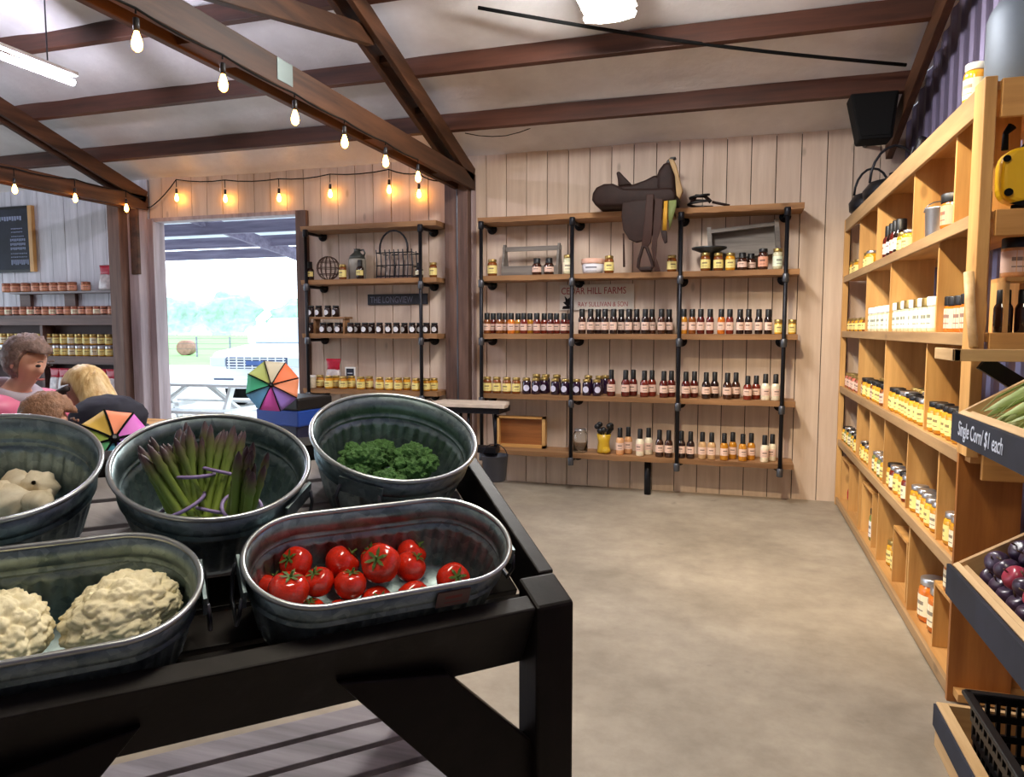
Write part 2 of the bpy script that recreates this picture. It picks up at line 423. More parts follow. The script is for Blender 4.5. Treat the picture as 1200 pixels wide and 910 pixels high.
def truss(X, label, ymin):
    T = thing('roof_truss', label, 'truss', (X, 6.45, 2.75))
    zb = 2.75; w = 0.042; g = 0.065
    for s in (-1, 1):
        m = MB(); m.box(X + s * g - w / 2, X + s * g + w / 2, ymin, 6.50, zb, zb + 0.15); m.build('bottom_chord', BEAMY, T, bevel=0.004)
        m = MB(); m.bar((X + s * g, 6.48, roofz(6.48) - 0.22), (X + s * g, RIDGE + 0.1, roofz(RIDGE + 0.1) - 0.22), w, 0.14); m.build('top_chord', BEAMY, T, bevel=0.004)
    for y in (3.0, 4.75, 5.9):
        m = MB(); m.box(X - g + w / 2, X + g - w / 2, y - 0.16, y + 0.16, zb + 0.01, zb + 0.14); m.build('spacer_block', BEAMY, T)
    for y in (4.0, 4.9, 5.5):
        m = MB(); z = roofz(y) - 0.22; m.bar((X - g, y, z), (X + g, y, z), 0.10, 0.05); m.build('chord_spacer', BEAMY, T)
    m = MB(); m.bar((X, 4.62, roofz(4.62) - 0.24), (X, 2.0, zb + 0.10), 0.06, 0.12); m.build('web_member', BEAMY, T, bevel=0.004)
    m = MB(); m.bar((X + .02, 4.72, roofz(4.72) - 0.28), (X + .02, 4.72, zb + 0.1), 0.04, 0.09, (0, 1, 0))
    m = MB(); m.box(X + g + w / 2, X + g + w / 2 + 0.003, 3.42, 3.56, zb + 0.03, zb + 0.145); m.build('nail_plate', plain('nail_plate', srgb(110, 120, 118), 0.4, 0.8), T)
    return T
truss(-2.45, 'double-board roof truss over the aisle with bulbs hung beneath', 0.8)
truss(-6.25, 'double-board roof truss above the whitewashed wall bay', 0.8)
def post(x0, x1, y0, y1, z1, label, mat=POSTM):
    return tag(MB().box(x0, x1, y0, y1, 0, z1).build('timber_post', mat, bevel=0.006), label, 'post')
P = thing('timber_post', 'built-up timber post between the two pipe shelf racks', 'post', (-2.52, 6.46, 0))
MB().box(-2.64, -2.51, 6.40, 6.545, 0, 2.99).build('post_board', POSTM, P, bevel=0.006)
MB().box(-2.50, -2.40, 6.38, 6.545, 0, 2.95).build('post_board', POSTM, P, bevel=0.006)
MB().box(-2.395, -2.375, 6.46, 6.545, 0, 2.9).build('trim_strip', GREYPOST, P)
MB().tube([(-2.506, 6.385, 0.0), (-2.506, 6.385, 2.9)], 0.009, 8).build('conduit', STEELC, P)
P = thing('timber_post', 'dark timber post at the doorway under the truss end', 'post', (-6.4, 6.4, 0))
MB().box(-6.52, -6.36, 6.28, 6.52, 0, 2.98).build('post_board', POSTM, P, bevel=0.006)
MB().box(-6.35, -6.22, 6.38, 6.54, 0, 2.98).build('post_board', GREYPOST, P, bevel=0.006)
MB().box(-6.30, -6.20, 6.36, 6.40, 2.05, 2.75).build('splice_block', BEAMY, P, bevel=0.006)
# electrical cable under the ceiling
m = MB(); pts = []
for i in range(13):
    u = i / 12; a = Vector((-1.67, 4.651, 3.56)).lerp(Vector((1.07, 5.66, 3.25)), u); a.z -= 0.04 * math.sin(math.pi * u); pts.append(a)
tag(m.tube(pts, 0.012, 6).build('power_cable', BLACKM, smooth=True), 'black cable strung slanting across the ceiling purlins', 'cable')
m = MB(); m.tube([onY(545 + i * 16, 151 + [5, 8, 9, 8, 4, -2, -6, -7, -8, -9, -10, -12][i], 6.2) for i in range(12)], 0.004, 5)
tag(m.build('thin_wire', BLACKM, smooth=True), 'thin sagging wire along the ceiling above the wide rack', 'wire')

# ------------------------------------------------------------------ lamps
DIFF = plain('lit_diffuser', (1, 1, 1, 1), 0.5, emit=(1.0, 0.97, 0.93, 1), es=LAMP_MAIN)
DIFFW = plain('lit_diffuser_warm', (1, 1, 1, 1), 0.5, emit=(1.0, 0.90, 0.72, 1), es=LAMP_MAIN * .36)
TUBEL = plain('lit_tube', (1, 1, 1, 1), 0.5, emit=(0.84, 0.82, 1.0, 1), es=LAMP_TUBE)
def wrap_light(x, y0, y1, z, label, mat):
    T = thing('ceiling_light', label, 'light fixture', (x, (y0 + y1) / 2, z))
    MB().box(x - 0.175, x + 0.175, y0, y1, z + 0.05, z + 0.09).build('housing', WHITE, T, bevel=0.004)
    m = MB(); m.prism([(-0.16, 0.06), (-0.155, 0.02), (-0.14, -0.01), (-0.06, -0.025), (0.06, -0.025), (0.14, -0.01), (0.155, 0.02), (0.16, 0.06)], y1 - y0 - 0.04, (x, y0 + 0.02, z)); m.build('diffuser', mat, T)
    for yy in (y0, y1 - 0.02):
        m = MB(); m.prism([(-0.10, 0.065), (-0.172, 0.018), (-0.157, -0.016), (-0.06, -0.032), (0.06, -0.032), (0.157, -0.016), (0.172, 0.018), (0.10, 0.065)], 0.02, (x, yy, z)); m.build('end_cap', WHITE, T)
    for yy in (y0 + 0.25, y1 - 0.25):
        MB().tube([(x, yy, z + 0.09), (x, yy, roofz(yy) - 0.0)], 0.006, 6).build('hanger', STEELC, T)
wrap_light(-0.81, 3.50, 4.74, 3.42, 'bright wraparound fluorescent light hung over the open floor', DIFF)
wrap_light(-0.30, 0.6, 1.8, 3.5, 'warm wraparound light hung above the produce table', DIFFW)
T = thing('track_spotlight', 'warm spotlight on a ceiling stem aimed along the pine unit', 'light fixture', (-.35, 2.80, 3.30))
aim = (Vector((1.0, 4.75, 1.0)) - Vector((-.35, 2.80, 3.30))).normalized(); qa = aim.to_track_quat('-Z', 'Y').to_matrix().to_4x4(); QA = Matrix.Translation((-.35, 2.80, 3.30)) @ qa
MB().lathe([(.03, .10), (.055, .08), (.06, -.06), (.065, -.07), (.056, -.07), (.05, .07)], 20, QA).build('can', BLACK, T, smooth=True)
MB().tube([(-.35, 2.80, 3.40), (-.35, 2.80, roofz(2.8))], .012, 8).build('stem', BLACK, T)
sl = bpy.data.lights.new('spot', 'SPOT'); sl.energy = 330; sl.color = (1.0, .80, .52); sl.spot_size = rad(76); sl.spot_blend = .7; sl.shadow_soft_size = .05
so_ = bpy.data.objects.new('spot_lamp', sl); COL.objects.link(so_); so_.parent = T; so_.matrix_parent_inverse = Matrix.Translation((.35, -2.80, -3.30)); so_.matrix_basis = QA @ Matrix.Translation((0, 0, -.075))
T = thing('tube_light', 'long bare tube light hung above the west bay', 'light fixture', (-4.62, 3.9, 3.25))
MB().box(-4.64, -4.58, 2.7, 4.22, 3.275, 3.30).build('housing', WHITE, T)
MB().tube([(-4.61, 2.72, 3.225), (-4.61, 4.2, 3.225)], 0.022, 10).build('tube', TUBEL, T, smooth=True)
for yy in (2.9, 4.0): MB().tube([(-4.61, yy, 3.3), (-4.61, yy, roofz(yy))], 0.005, 6).build('hanger', STEELC, T)
BULB = plain('lit_bulb', (1, 0.9, 0.75, 1), 0.3, emit=(1.0, 0.42, 0.06, 1), es=LAMP_BULB)
SOCK = plain('bulb_socket', srgb(26, 24, 26), 0.5)
_sock = MB().lathe([(0.006, 0.075), (0.016, 0.07), (0.018, 0.03), (0.016, 0.0), (0.008, 0.0)], 10).mesh('socket', True)
_bulb = MB().lathe([(0.012, 0.0), (0.016, -0.015), (0.026, -0.045), (0.03, -0.07), (0.024, -0.095), (0.01, -0.108), (0.0005, -0.11)], 12).mesh('bulb', True)
def festoon(label, wire, bulbs, drop=0.06, lit=None):
    T = thing('string_light', label, 'string light', wire[0])
    MB().tube(wire, 0.006, 5).build('wire', BLACKM, T, smooth=True)
    for i, b in enumerate(bulbs):
        b = Vector(b)
        s = link('socket', _sock, SOCK, T); s.location = b - T.location; s.scale = (.74, .74, .74); u = link('bulb', _bulb, BULB, s)
        MB().tube([b + Vector((0, 0, .07)), b + Vector((0, 0, .07 + drop))], 0.004, 5).build('drop_cord', BLACKM, T)
    return T
def sag(pts, n=5, d=0.03):
    o = []
    for a, b in zip(pts[:-1], pts[1:]):
        a, b = Vector(a), Vector(b)
        for i in range(n):
            u = i / n; p = a.lerp(b, u); p.z -= d * 4 * u * (1 - u); o.append(p)
    return o + [Vector(pts[-1])]
bl = [onX(x, y, -2.36) for x, y in ((10, 0), (161, 62), (262, 109), (346, 146), (404, 172), (452, 192), (490, 211))]
for b in bl: b.z = 2.66
festoon('festoon of warm bulbs hung under the main truss chord', sag([b + Vector((0, 0, .09)) for b in bl], 4, 0.012), bl, 0.02)
bl = [onY(x, y, 6.48) for x, y in ((207, 227), (264, 228), (327, 227), (387, 222), (456, 217), (491, 222))]
wr = [onY(168, 242, 6.48), onY(180, 240, 6.48)] + [b + Vector((0, 0, .15)) for b in bl] + [onY(515, 212, 6.48)]
festoon('festoon of warm bulbs along the planks above the doorway', sag(wr, 4, 0.02), bl, 0.08)
bl = [onX(x, y, -6.14) for x, y in ((17, 216), (88, 227), (148, 239))]
wr = [Vector((-6.14, 4.3, bl[0].z + .16))] + [b + Vector((0, 0, .14)) for b in bl] + [Vector((-6.14, 6.4, bl[2].z + .1))]
festoon('festoon of warm bulbs hung along the west bay truss', sag(wr, 4, 0.02), bl, 0.07)

# ================================================================== PIPE SHELF RACKS
SHELF_Z = (2.455, 1.935, 1.412, 0.868, 0.352)     # tops of the boards
SY0, SY1 = 6.235, 6.545                           # shelf front edge, wall
def live_board(x0, x1, z, parent, seed, mat=LIVE):
    th = 0.045; m = MB(); n = 28; rr = random.Random(seed)
    top = []; bot = []
    for i in range(n + 1):
        x = x0 + (x1 - x0) * i / n
        e = 0.010 * noise.noise((x * 5, seed, 0)); e2 = 0.007 * noise.noise((x * 9, seed, 4))
        m.v += [(x, SY0 + e, z), (x, SY0 + 0.012 + e, z - th + e2), (x, SY1, z), (x, SY1, z - th)]
    for i in range(n):
        a = 4 * i; b = a + 4
        m.f += [(a, a + 2, b + 2, b), (a + 1, b + 1, b + 3, a + 3), (a, b, b + 1, a + 1), (a + 2, a + 3, b + 3, b + 2)]
    e = 4 * n
    m.f += [(0, 1, 3, 2), (e, e + 2, e + 3, e + 1)]
    return m.build('shelf_board', mat, parent)
_flange = MB().lathe([(0.048, 0.0), (0.048, 0.012), (0.024, 0.016), (0.024, 0.04)], 14).mesh('flange', True)
_coup = MB().lathe([(0.022, -0.035), (0.026, -0.03), (0.026, 0.03), (0.022, 0.035)], 12).mesh('coupling', True)
def rack(label, xs, x0, x1, levels, boards, loc, zlow):
    T = thing('pipe_shelf', label, 'shelf', loc)
    for lv, z in levels:
        for (a, b) in boards(lv): live_board(a, b, z, T, lv * 3.7 + a)
    for x in xs:
        p = MB().tube([(x, SY0 - 0.012, zlow), (x, SY0 - 0.012, levels[0][1] - 0.05)], 0.017, 10).build('upright_pipe', IRON, T, smooth=True)
        for lv, z in levels:
            MB().tube([(x, SY0 - 0.012, z - 0.065), (x, SY1, z - 0.065)], 0.015, 8).build('bracket_pipe', IRON, T, smooth=True)
            f = link('flange', _flange, IRON, T); f.location = Vector((x, SY1, z - 0.065)) - T.location; f.rotation_euler = (rad(90), 0, 0)
            c = link('coupling', _coup, STEELC if lv else IRON, T); c.location = Vector((x, SY0 - 0.012, z - 0.07)) - T.location
    return T
PX4 = (-2.213, -1.374, -0.452, 0.374)
wide = rack('wide pipe and plank rack holding the saddle and sauces', PX4, -2.23, 0.47, list(enumerate(SHELF_Z)),
            lambda lv: [(-2.24, 0.48)] if lv not in (0,) else [(-2.25, -0.52), (-0.50, 0.50)], (-0.9, 6.5, 0), 0.25)
MB().tube([(-0.71, 6.36, 0.0), (-0.71, 6.36, 0.30)], 0.03, 10).build('floor_leg', IRON, wide, smooth=True)
narrow = rack('narrow pipe and plank rack beside the doorway', (-4.03, -2.81), -4.08, -2.66, list(enumerate(SHELF_Z[:4])),
              lambda lv: [(-4.10, -2.66)], (-3.4, 6.5, 0), 0.45)
MB().box(-4.03, -3.64, 6.27, 6.42, 1.555, 1.575).build('riser_shelf', LIVE, narrow)
for xx in (-4.0, -3.67): MB().box(xx - 0.01, xx + 0.01, 6.3, 6.4, 1.412, 1.555).build('riser_leg', LIVE, narrow)

# ================================================================== JARS AND BOTTLES
_MC = {}
def _patch(r, z0, z1, half, n=10):
    m = MB()
    for i in range(n + 1):
        a = -math.pi / 2 - half + 2 * half * i / n; m.v += [(r * math.cos(a), r * math.sin(a), z0), (r * math.cos(a), r * math.sin(a), z1)]
    for i in range(n): m.f.append((2 * i, 2 * i + 2, 2 * i + 3, 2 * i + 1))
    return m
def _round(r, zc, rd, n=14):
    m = MB(); m.v.append((0, -r, zc))
    for i in range(n):
        a = 2 * math.pi * i / n; s = rd * math.cos(a) / r; m.v.append((r * math.sin(s), -r * math.cos(s), zc + rd * math.sin(a)))
    m.f = [(0, i + 1, (i + 1) % n + 1) for i in range(n)]; return m
def jar_meshes(shape, r, h):
    k = (shape, round(r, 4), round(h, 4))
    if k in _MC: return _MC[k]
    sg = 14
    if shape in ('jar', 'round'):
        b = MB().lathe([(r * .86, 0), (r, h * .05), (r, h * .70), (r * .93, h * .78), (r * .78, h * .82), (r * .78, h * .95)], sg)
        l = MB().lathe([(r * .87, h * .83), (r * .89, h * .84), (r * .89, h * .985), (r * .82, h)], sg)
        p = _patch(r * 1.012, h * .14, h * .62, 1.75) if shape == 'jar' else _round(r * 1.10, h * .38, min(h * .27, r * .72))
    elif shape == 'squat':
        b = MB().lathe([(r * .9, 0), (r, h * .06), (r, h * .70), (r * .92, h * .74), (r * .92, h * .95)], sg)
        l = MB().lathe([(r * .99, h * .74), (r * 1.01, h * .76), (r * 1.01, h * .98), (r * .95, h)], sg)
        p = _patch(r * 1.012, h * .12, h * .66, 1.9)
    elif shape == 'bottle':
        b = MB().lathe([(r * .9, 0), (r, h * .03), (r, h * .52), (r * .9, h * .58), (r * .5, h * .68), (r * .48, h * .70), (r * .46, h * .95)], sg)
        l = MB().lathe([(r * .66, h * .63), (r * .60, h * .70), (r * .58, h * .98), (r * .50, h)], sg)
        p = _patch(r * 1.012, h * .18, h * .45, 1.35)
    elif shape == 'stout':
        b = MB().lathe([(r * .9, 0), (r, h * .03), (r, h * .56), (r * .92, h * .62), (r * .62, h * .72), (r * .58, h * .76), (r * .58, h * .95)], sg)
        l = MB().lathe([(r * .74, h * .67), (r * .74, h * .70), (r * .72, h * .98), (r * .64, h)], sg)
        p = _patch(r * 1.012, h * .16, h * .47, 1.4)
    _MC[k] = (b.mesh('body', True), l.mesh('lid', True), p.mesh('label_paper', True)); return _MC[k]
def body_mat(key):
    C = {'amber': (128, 68, 22), 'honey': (214, 150, 36), 'yellow': (208, 154, 40), 'red': (86, 22, 16), 'dark': (36, 18, 16), 'brown': (62, 32, 20), 'plum': (40, 20, 44),
         'cream': (226, 214, 188), 'tan': (190, 152, 108), 'mustard': (190, 126, 34), 'green': (120, 130, 70), 'orange': (206, 112, 34), 'pink': (196, 110, 96), 'redb': (112, 36, 22), 'pale': (210, 206, 170), 'peanut': (176, 116, 72), 'peach': (216, 160, 110)}[key]
    return plain('contents_' + key, srgb(*C), 0.14, coat=0.5, var=0.18, vscale=30, ovar=0.15)
def lab_mat(key):
    if key == 'blank': return plain('label_blank', srgb(226, 226, 232), .6)
    if key == 'lilac': return plain('label_lilac_blank', srgb(206, 204, 226), .6)
    C = {'pink': (228, 194, 176), 'yellow': (238, 220, 140), 'white': (232, 230, 226), 'cream': (238, 228, 196), 'lilac': (206, 204, 226), 'salmon': (224, 160, 132), 'mint': (216, 228, 204)}[key]
    return label_mat('label_' + key, srgb(*C))
LIDC = {'black': BLACK, 'gold': GOLD, 'silver': SILVER, 'white': WHITE, 'copper': plain('copper_lid', srgb(150, 92, 70), 0.4, 0.5)}
def jar(name, label, cat, loc, shape, r, h, body, lid, lab, rz=0, group=None):
    b, l, p = jar_meshes(shape, r, h)
    T = thing(name, label, cat, loc, rz, group)
    link('body', b, body_mat(body) if isinstance(body, str) else body, T); link('lid', l, LIDC[lid], T)
    if lab: link('label_paper', p, lab_mat(lab), T)
    return T
BODYW = {'amber': 'amber', 'honey': 'honey gold', 'yellow': 'yellow', 'red': 'dark red', 'dark': 'near black', 'brown': 'brown', 'plum': 'purple', 'cream': 'creamy white', 'tan': 'tan', 'mustard': 'mustard', 'green': 'green', 'orange': 'orange',
         'pink': 'pinkish', 'redb': 'brick red', 'pale': 'pale', 'peanut': 'peanut brown', 'peach': 'peach'}
def row(lv, ybase_y, items, where, name, cat, group, shape, rpx, Yp=6.30, z=None, ordfrom='left'):
    """items: (pixel x, pixel height, body, lid, label[, shape])."""
    zz = (SHELF_Z[lv] if z is None else z) + .002
    set_back_prev = False
    for i, it in enumerate(items):
        px, hp, bo, li, la = it[:5]; sh = it[5] if len(it) > 5 else shape
        tight = i > 0 and px - items[i - 1][0] < 2 * rpx + .6
        set_back = .085 if (tight and not set_back_prev) else 0.0
        p = onY(px, 386, Yp); dep = (p - EYEP).dot(FW); r = rpx * dep / FPX; h = hp * dep / FPX
        if set_back: p = onY(px, 386, Yp + set_back)
        set_back_prev = set_back > 0
        noun = 'bottle' if sh in ('bottle', 'stout') else 'jar'
        lb = f"{BODYW[bo]} {noun} with {li} lid on {where}, {nth(i + 1)} from the left"
        jar(name if noun in name else name.rsplit('_', 1)[0] + '_' + noun, lb, noun, (p.x, Yp + set_back + R.uniform(-.004, .004), zz), sh, r, h, bo, li, la, R.uniform(-.35, .35), group)

Wd = "the wide rack's "
row(1, 0, [(577, 19, 'amber', 'gold', 'yellow'), (629, 19, 'brown', 'black', 'pink', 'stout'), (643, 19, 'brown', 'black', 'pink', 'stout'), (665, 22, 'pale', 'gold', 'cream'), (713, 20, 'amber', 'gold', 'yellow'),
           (786, 19, 'amber', 'gold', 'yellow'), (825, 21, 'amber', 'gold', 'yellow'), (840, 20, 'amber', 'gold', 'yellow'), (854, 20, 'honey', 'gold', 'yellow'), (868, 20, 'brown', 'black', 'pink', 'stout'), (878, 20, 'brown', 'black', 'pink', 'stout'),
           (892, 24, 'brown', 'black', 'salmon'), (909, 24, 'pale', 'gold', 'mint')],
    Wd + 'second shelf', 'preserve_jar', 'jar', 'jars on the second shelf of the wide rack', 'jar', 5.6, 6.29)
it = []
for i, x in enumerate((571, 578, 585, 592, 599, 607, 614, 621, 629, 638, 645, 652, 661, 668)):
    it.append((x, 24, ['amber', 'redb', 'amber', 'amber', 'orange', 'mustard', 'redb', 'mustard', 'redb', 'redb', 'red', 'redb', 'red', 'redb'][i], 'black', 'pink', 'stout'))
for i, x in enumerate((682, 692, 701, 709, 719, 728, 737, 746, 756, 764, 775, 784, 801, 811, 821, 832, 845, 855, 867, 877, 889, 900)):
    bo = ['brown', 'dark', 'dark', 'dark', 'dark', 'dark', 'dark', 'dark', 'dark', 'brown', 'brown', 'dark', 'mustard', 'amber', 'red', 'red', 'orange', 'redb', 'dark', 'dark', 'dark', 'dark'][i]
    it.append((x, 29, bo, 'black', 'pink'))
it += [(912, 17, 'yellow', 'gold', 'yellow', 'squat'), (928, 17, 'yellow', 'gold', 'yellow', 'squat')]
row(2, 0, it, Wd + 'third shelf', 'sauce_bottle', 'bottle', 'sauces on the third shelf of the wide rack', 'stout', 4.5, 6.28)
it = [(x, 19, 'amber', 'gold', 'yellow', 'jar') for x in (571, 582, 594, 605)] + [(x, 19, 'plum', 'gold', 'lilac', 'round') for x in (617, 628, 638, 651, 663, 676, 688, 700)]
row(3, 0, it, Wd + 'fourth shelf', 'preserve_jar', 'jar', 'jars on the fourth shelf of the wide rack', 'jar', 5.2, 6.28)
it = []
for i, x in enumerate((717, 734, 743, 756, 765, 779, 788, 805, 815, 829, 839, 854, 864, 878, 888, 899, 911)):
    bo = ['red', 'red', 'red', 'redb', 'redb', 'red', 'red', 'red', 'red', 'dark', 'dark', 'brown', 'brown', 'redb', 'redb', 'cream', 'cream'][i]
    it.append((x, 31 - (3 if i in (13, 14) else 0), bo, 'black', 'pink'))
row(3, 0, it, Wd + 'fourth shelf', 'sauce_bottle', 'bottle', 'sauces on the fourth shelf of the wide rack', 'bottle', 5.1, 6.29)
it = []
for i, x in enumerate((728, 738, 752, 762, 775, 786, 801, 812, 826, 837, 852, 862, 874, 884, 900, 909)):
    bo = ['peach', 'peach', 'cream', 'cream', 'brown', 'brown', 'dark', 'dark', 'tan', 'tan', 'mustard', 'mustard', 'mustard', 'mustard', 'cream', 'cream'][i]
    it.append((x, 32, bo, 'black', 'pink'))
row(4, 0, it, Wd + 'lowest shelf', 'sauce_bottle', 'bottle', 'dressings on the lowest shelf of the wide rack', 'bottle', 4.9, 6.29)
# second rank of lids behind the purple jars
row(3, 0, [(x, 22, 'plum', 'gold', None, 'jar') for x in (629, 640, 653, 690, 703, 710)], "fourth shelf's back rank", 'preserve_jar', 'jar', 'back rank of purple jars', 'jar', 5.2, 6.42)

Nr = "the narrow rack's "
row(1, 0, [(365, 21, 'dark', 'black', 'yellow', 'bottle'), (403, 17, 'amber', 'gold', 'yellow'), (423, 22, 'dark', 'black', 'yellow', 'bottle'), (492, 17, 'dark', 'black', 'cream', 'bottle'), (508, 17, 'amber', 'gold', 'yellow')],
    Nr + 'second shelf', 'preserve_jar', 'jar', 'jars on the second shelf of the narrow rack', 'jar', 4.6, 6.28)
row(2, 0, [(x, 12.5, 'dark', 'black', 'blank') for x in (363, 370, 379, 387, 396, 403, 411, 419, 428, 436, 445, 455, 465, 474, 483, 492, 500, 509)],
    Nr + 'third shelf', 'salve_jar', 'jar', 'dark jars on the third shelf of the narrow rack', 'round', 4.3, 6.28)
row(2, 0, [(x, 13, 'dark', 'black', 'blank') for x in (365, 374, 385, 394)], Nr + 'little riser', 'salve_jar', 'jar', 'dark jars on the riser', 'round', 4.2, 6.33, z=1.575)
row(3, 0, [(364, 15, 'cream', 'white', None)] + [(x, 15, 'honey' if i % 3 else 'mustard', 'gold', 'yellow') for i, x in enumerate((374, 384, 393, 401, 411, 422, 432, 444, 455, 466, 476, 487, 499, 508))],
    Nr + 'lowest shelf', 'preserve_jar', 'jar', 'honey jars on the lowest shelf of the narrow rack', 'jar', 5.0, 6.28)

# ------------------------------------------------------------------ objects on the racks
def at_shelf(px, Yp, z): 
    p = onY(px, 386, Yp); return Vector((p.x, Yp, z + .002))
# open tool tote
a = at_shelf(588, 6.32, SHELF_Z[1]); b = at_shelf(654, 6.32, SHELF_Z[1]); wv = b.x - a.x
T = thing('tool_tote', 'grey wooden tool tote with a rail handle on the second shelf', 'tote', ((a.x + b.x) / 2, 6.38, a.z))
z0 = SHELF_Z[1] + .002
for s, nm in ((6.315, 'side_panel'), (6.465, 'side_panel')): MB().box(a.x, b.x, s - .008, s + .008, z0, z0 + .085).build(nm, OLDGREY, T)
MB().box(a.x, b.x, 6.32, 6.46, z0, z0 + .012).build('bottom_panel', OLDGREY, T)
for xx in (a.x, b.x - .02):
    m = MB(); m.prism([(-.08, 0), (.08, 0), (.08, .09), (.022, .285), (-.022, .285), (-.08, .09)], .02, (xx, 6.39, z0), (0, 1, 0), (0, 0, 1), (1, 0, 0)); m.build('end_panel', OLDGREY, T)
MB().box(a.x - .01, b.x + .01, 6.378, 6.402, z0 + .225, z0 + .265).build('handle_rail', OLDGREY, T)
# checkered fabric-topped tin
p = at_shelf(694, 6.33, SHELF_Z[1])
T = thing('patterned_tin', 'white and black patterned tin with orange checked rim between jars', 'tin', p)
MB().lathe([(.075, 0), (.09, .02), (.095, .085)], 20).build('body', label_mat('tin_print', srgb(222, 222, 228), srgb(40, 40, 60)), T, w=False, smooth=True)
m, nt, bsd = _new('checked_cloth'); ck = nt.nodes.new('ShaderNodeTexChecker'); ck.inputs['Scale'].default_value = 14
ck.inputs['Color1'].default_value = srgb(206, 96, 40); ck.inputs['Color2'].default_value = srgb(240, 230, 214)
tc = nt.nodes.new('ShaderNodeTexCoord'); nt.links.new(tc.outputs['Generated'], ck.inputs['Vector']); nt.links.new(ck.outputs[0], bsd.inputs['Base Color'])
MB().lathe([(.099, .085), (.103, .09), (.103, .125), (.095, .13), (.001, .132)], 20).build('rim_cloth', m, T, w=False, smooth=True)
# grey tilted crate on the second shelf (right bay)
T = thing('wooden_crate', 'small grey wooden crate propped behind jars on the second shelf', 'crate', at_shelf(870, 6.49, SHELF_Z[1]))
tl = rad(-5)
def tb(m, x0, x1, y0, y1, zz0, zz1):
    c = Vector(((x0 + x1) / 2, (y0 + y1) / 2, (zz0 + zz1) / 2)); Rm = Matrix.Rotation(tl, 3, 'Y')
    m.obox(Rm @ c + Vector((0, 0, .13)), Rm @ Vector(((x1 - x0) / 2, 0, 0)), (0, (y1 - y0) / 2, 0), Rm @ Vector((0, 0, (zz1 - zz0) / 2))); return m
tb(MB(), -.26, .26, .03, .045, .0, .24).build('back_panel', OLDGREY, T, w=False)
tb(MB(), -.26, .26, -.06, .03, .22, .25).build('top_rail', OLDGREY, T, w=False); tb(MB(), -.26, .26, -.06, .03, -.01, .02).build('bottom_rail', OLDGREY, T, w=False)
for s in (-1, 1): tb(MB(), s * .27 - .018, s * .27 + .018, -.07, .045, -.03, .27).build('end_panel', OLDGREY, T, w=False)
MB().box(-.10, .10, -.05, .03, 0, .11).build('prop_block', OLDGREY, T, w=False)
# round black skillet lid edge behind jars
p = at_shelf(829, 6.36, SHELF_Z[1])
T = thing('iron_pan', 'round dark pan behind the yellow-labelled jars on the second shelf', 'pan', p)
MB().lathe([(.03, 0), (.05, .15), (.14, .185), (.145, .2), (.138, .2), (.13, .188), (.001, .175)], 24).build('bowl', plain('iron_grey', srgb(70, 74, 76), .4, .8), T, w=False, smooth=True)
# wire globe, jug, wire basket
p = at_shelf(386, 6.38, SHELF_Z[1]); T = thing('wire_globe', 'round twisted wire ball ornament on the narrow rack', 'ornament', p)
WIRE = plain('rust_wire', srgb(96, 72, 62), .5, .6)
for k in range(7):
    a = math.pi * k / 7; q = []
    for i in range(24):
        u = 2 * math.pi * i / 24; q.append((.115 * math.cos(u) * math.cos(a), .10 * math.cos(u) * math.sin(a), .12 + .115 * math.sin(u)))
    MB().tube(q, .004, 5, True).build('wire_hoop', WIRE, T, w=False)
for zz in (-.06, .0, .06):
    q = [(math.sqrt(.115**2 - zz * zz) * math.cos(u), .1 / .115 * math.sqrt(.115**2 - zz * zz) * math.sin(u), .12 + zz) for u in [2 * math.pi * i / 20 for i in range(20)]]
    MB().tube(q, .004, 5, True).build('wire_ring', WIRE, T, w=False)
p = at_shelf(420, 6.40, SHELF_Z[1]); T = thing('stoneware_jug', 'grey stoneware jug with dark shoulder on the narrow rack', 'jug', p)
MB().lathe([(.075, 0), (.085, .01), (.088, .19), (.08, .205)], 20).build('body', plain('stoneware', srgb(150, 146, 136), .5, var=.15), T, w=False, smooth=True)
MB().lathe([(.082, .203), (.07, .235), (.035, .265), (.028, .29), (.034, .30), (.02, .302)], 20).build('shoulder', plain('dark_glaze', srgb(62, 66, 62), .3), T, w=False, smooth=True)
MB().tube([(.03, 0, .285), (.07, 0, .29), (.085, 0, .26), (.072, 0, .228)], .009, 8).build('handle', MATS['dark_glaze'], T, w=False, smooth=True)
p = at_shelf(468, 6.38, SHELF_Z[1]); T = thing('wire_basket', 'dark wire basket with tall arched handle on the narrow rack', 'basket', p)
bx, by = .185, .10
MB().box(-bx, bx, -by, by, 0, .012).build('base', WALNUT, T, w=False)
for zz in (.02, .12, .24):
    MB().tube([(-bx, -by, zz), (bx, -by, zz), (bx, by, zz), (-bx, by, zz)], .006, 5, True).build('hoop', IRON, T, w=False)
for i in range(9):
    x = -bx + 2 * bx * i / 8
    for yy in (-by, by): MB().tube([(x, yy, .0), (x + .008, yy, .12), (x, yy, .27)], .006, 5).build('wire_upright', IRON, T, w=False)
MB().tube([(-.145, -by, .24)] + [(-.145 * math.cos(math.pi * i / 12), -by, .28 + .165 * math.sin(math.pi * i / 12)) for i in range(13)] + [(.145, -by, .24)], .009, 6).build('handle', IRON, T, w=False, smooth=True)
for k, xx in enumerate((-.09, .02, .11)): MB().lathe([(.038, .013), (.042, .03), (.042, .17), (.02, .2), (.018, .23)], 12, Matrix.Translation((xx, 0, 0))).build('glass_bottle', plain('bottle_glass', srgb(170, 150, 140), .15), T, w=False, smooth=True)
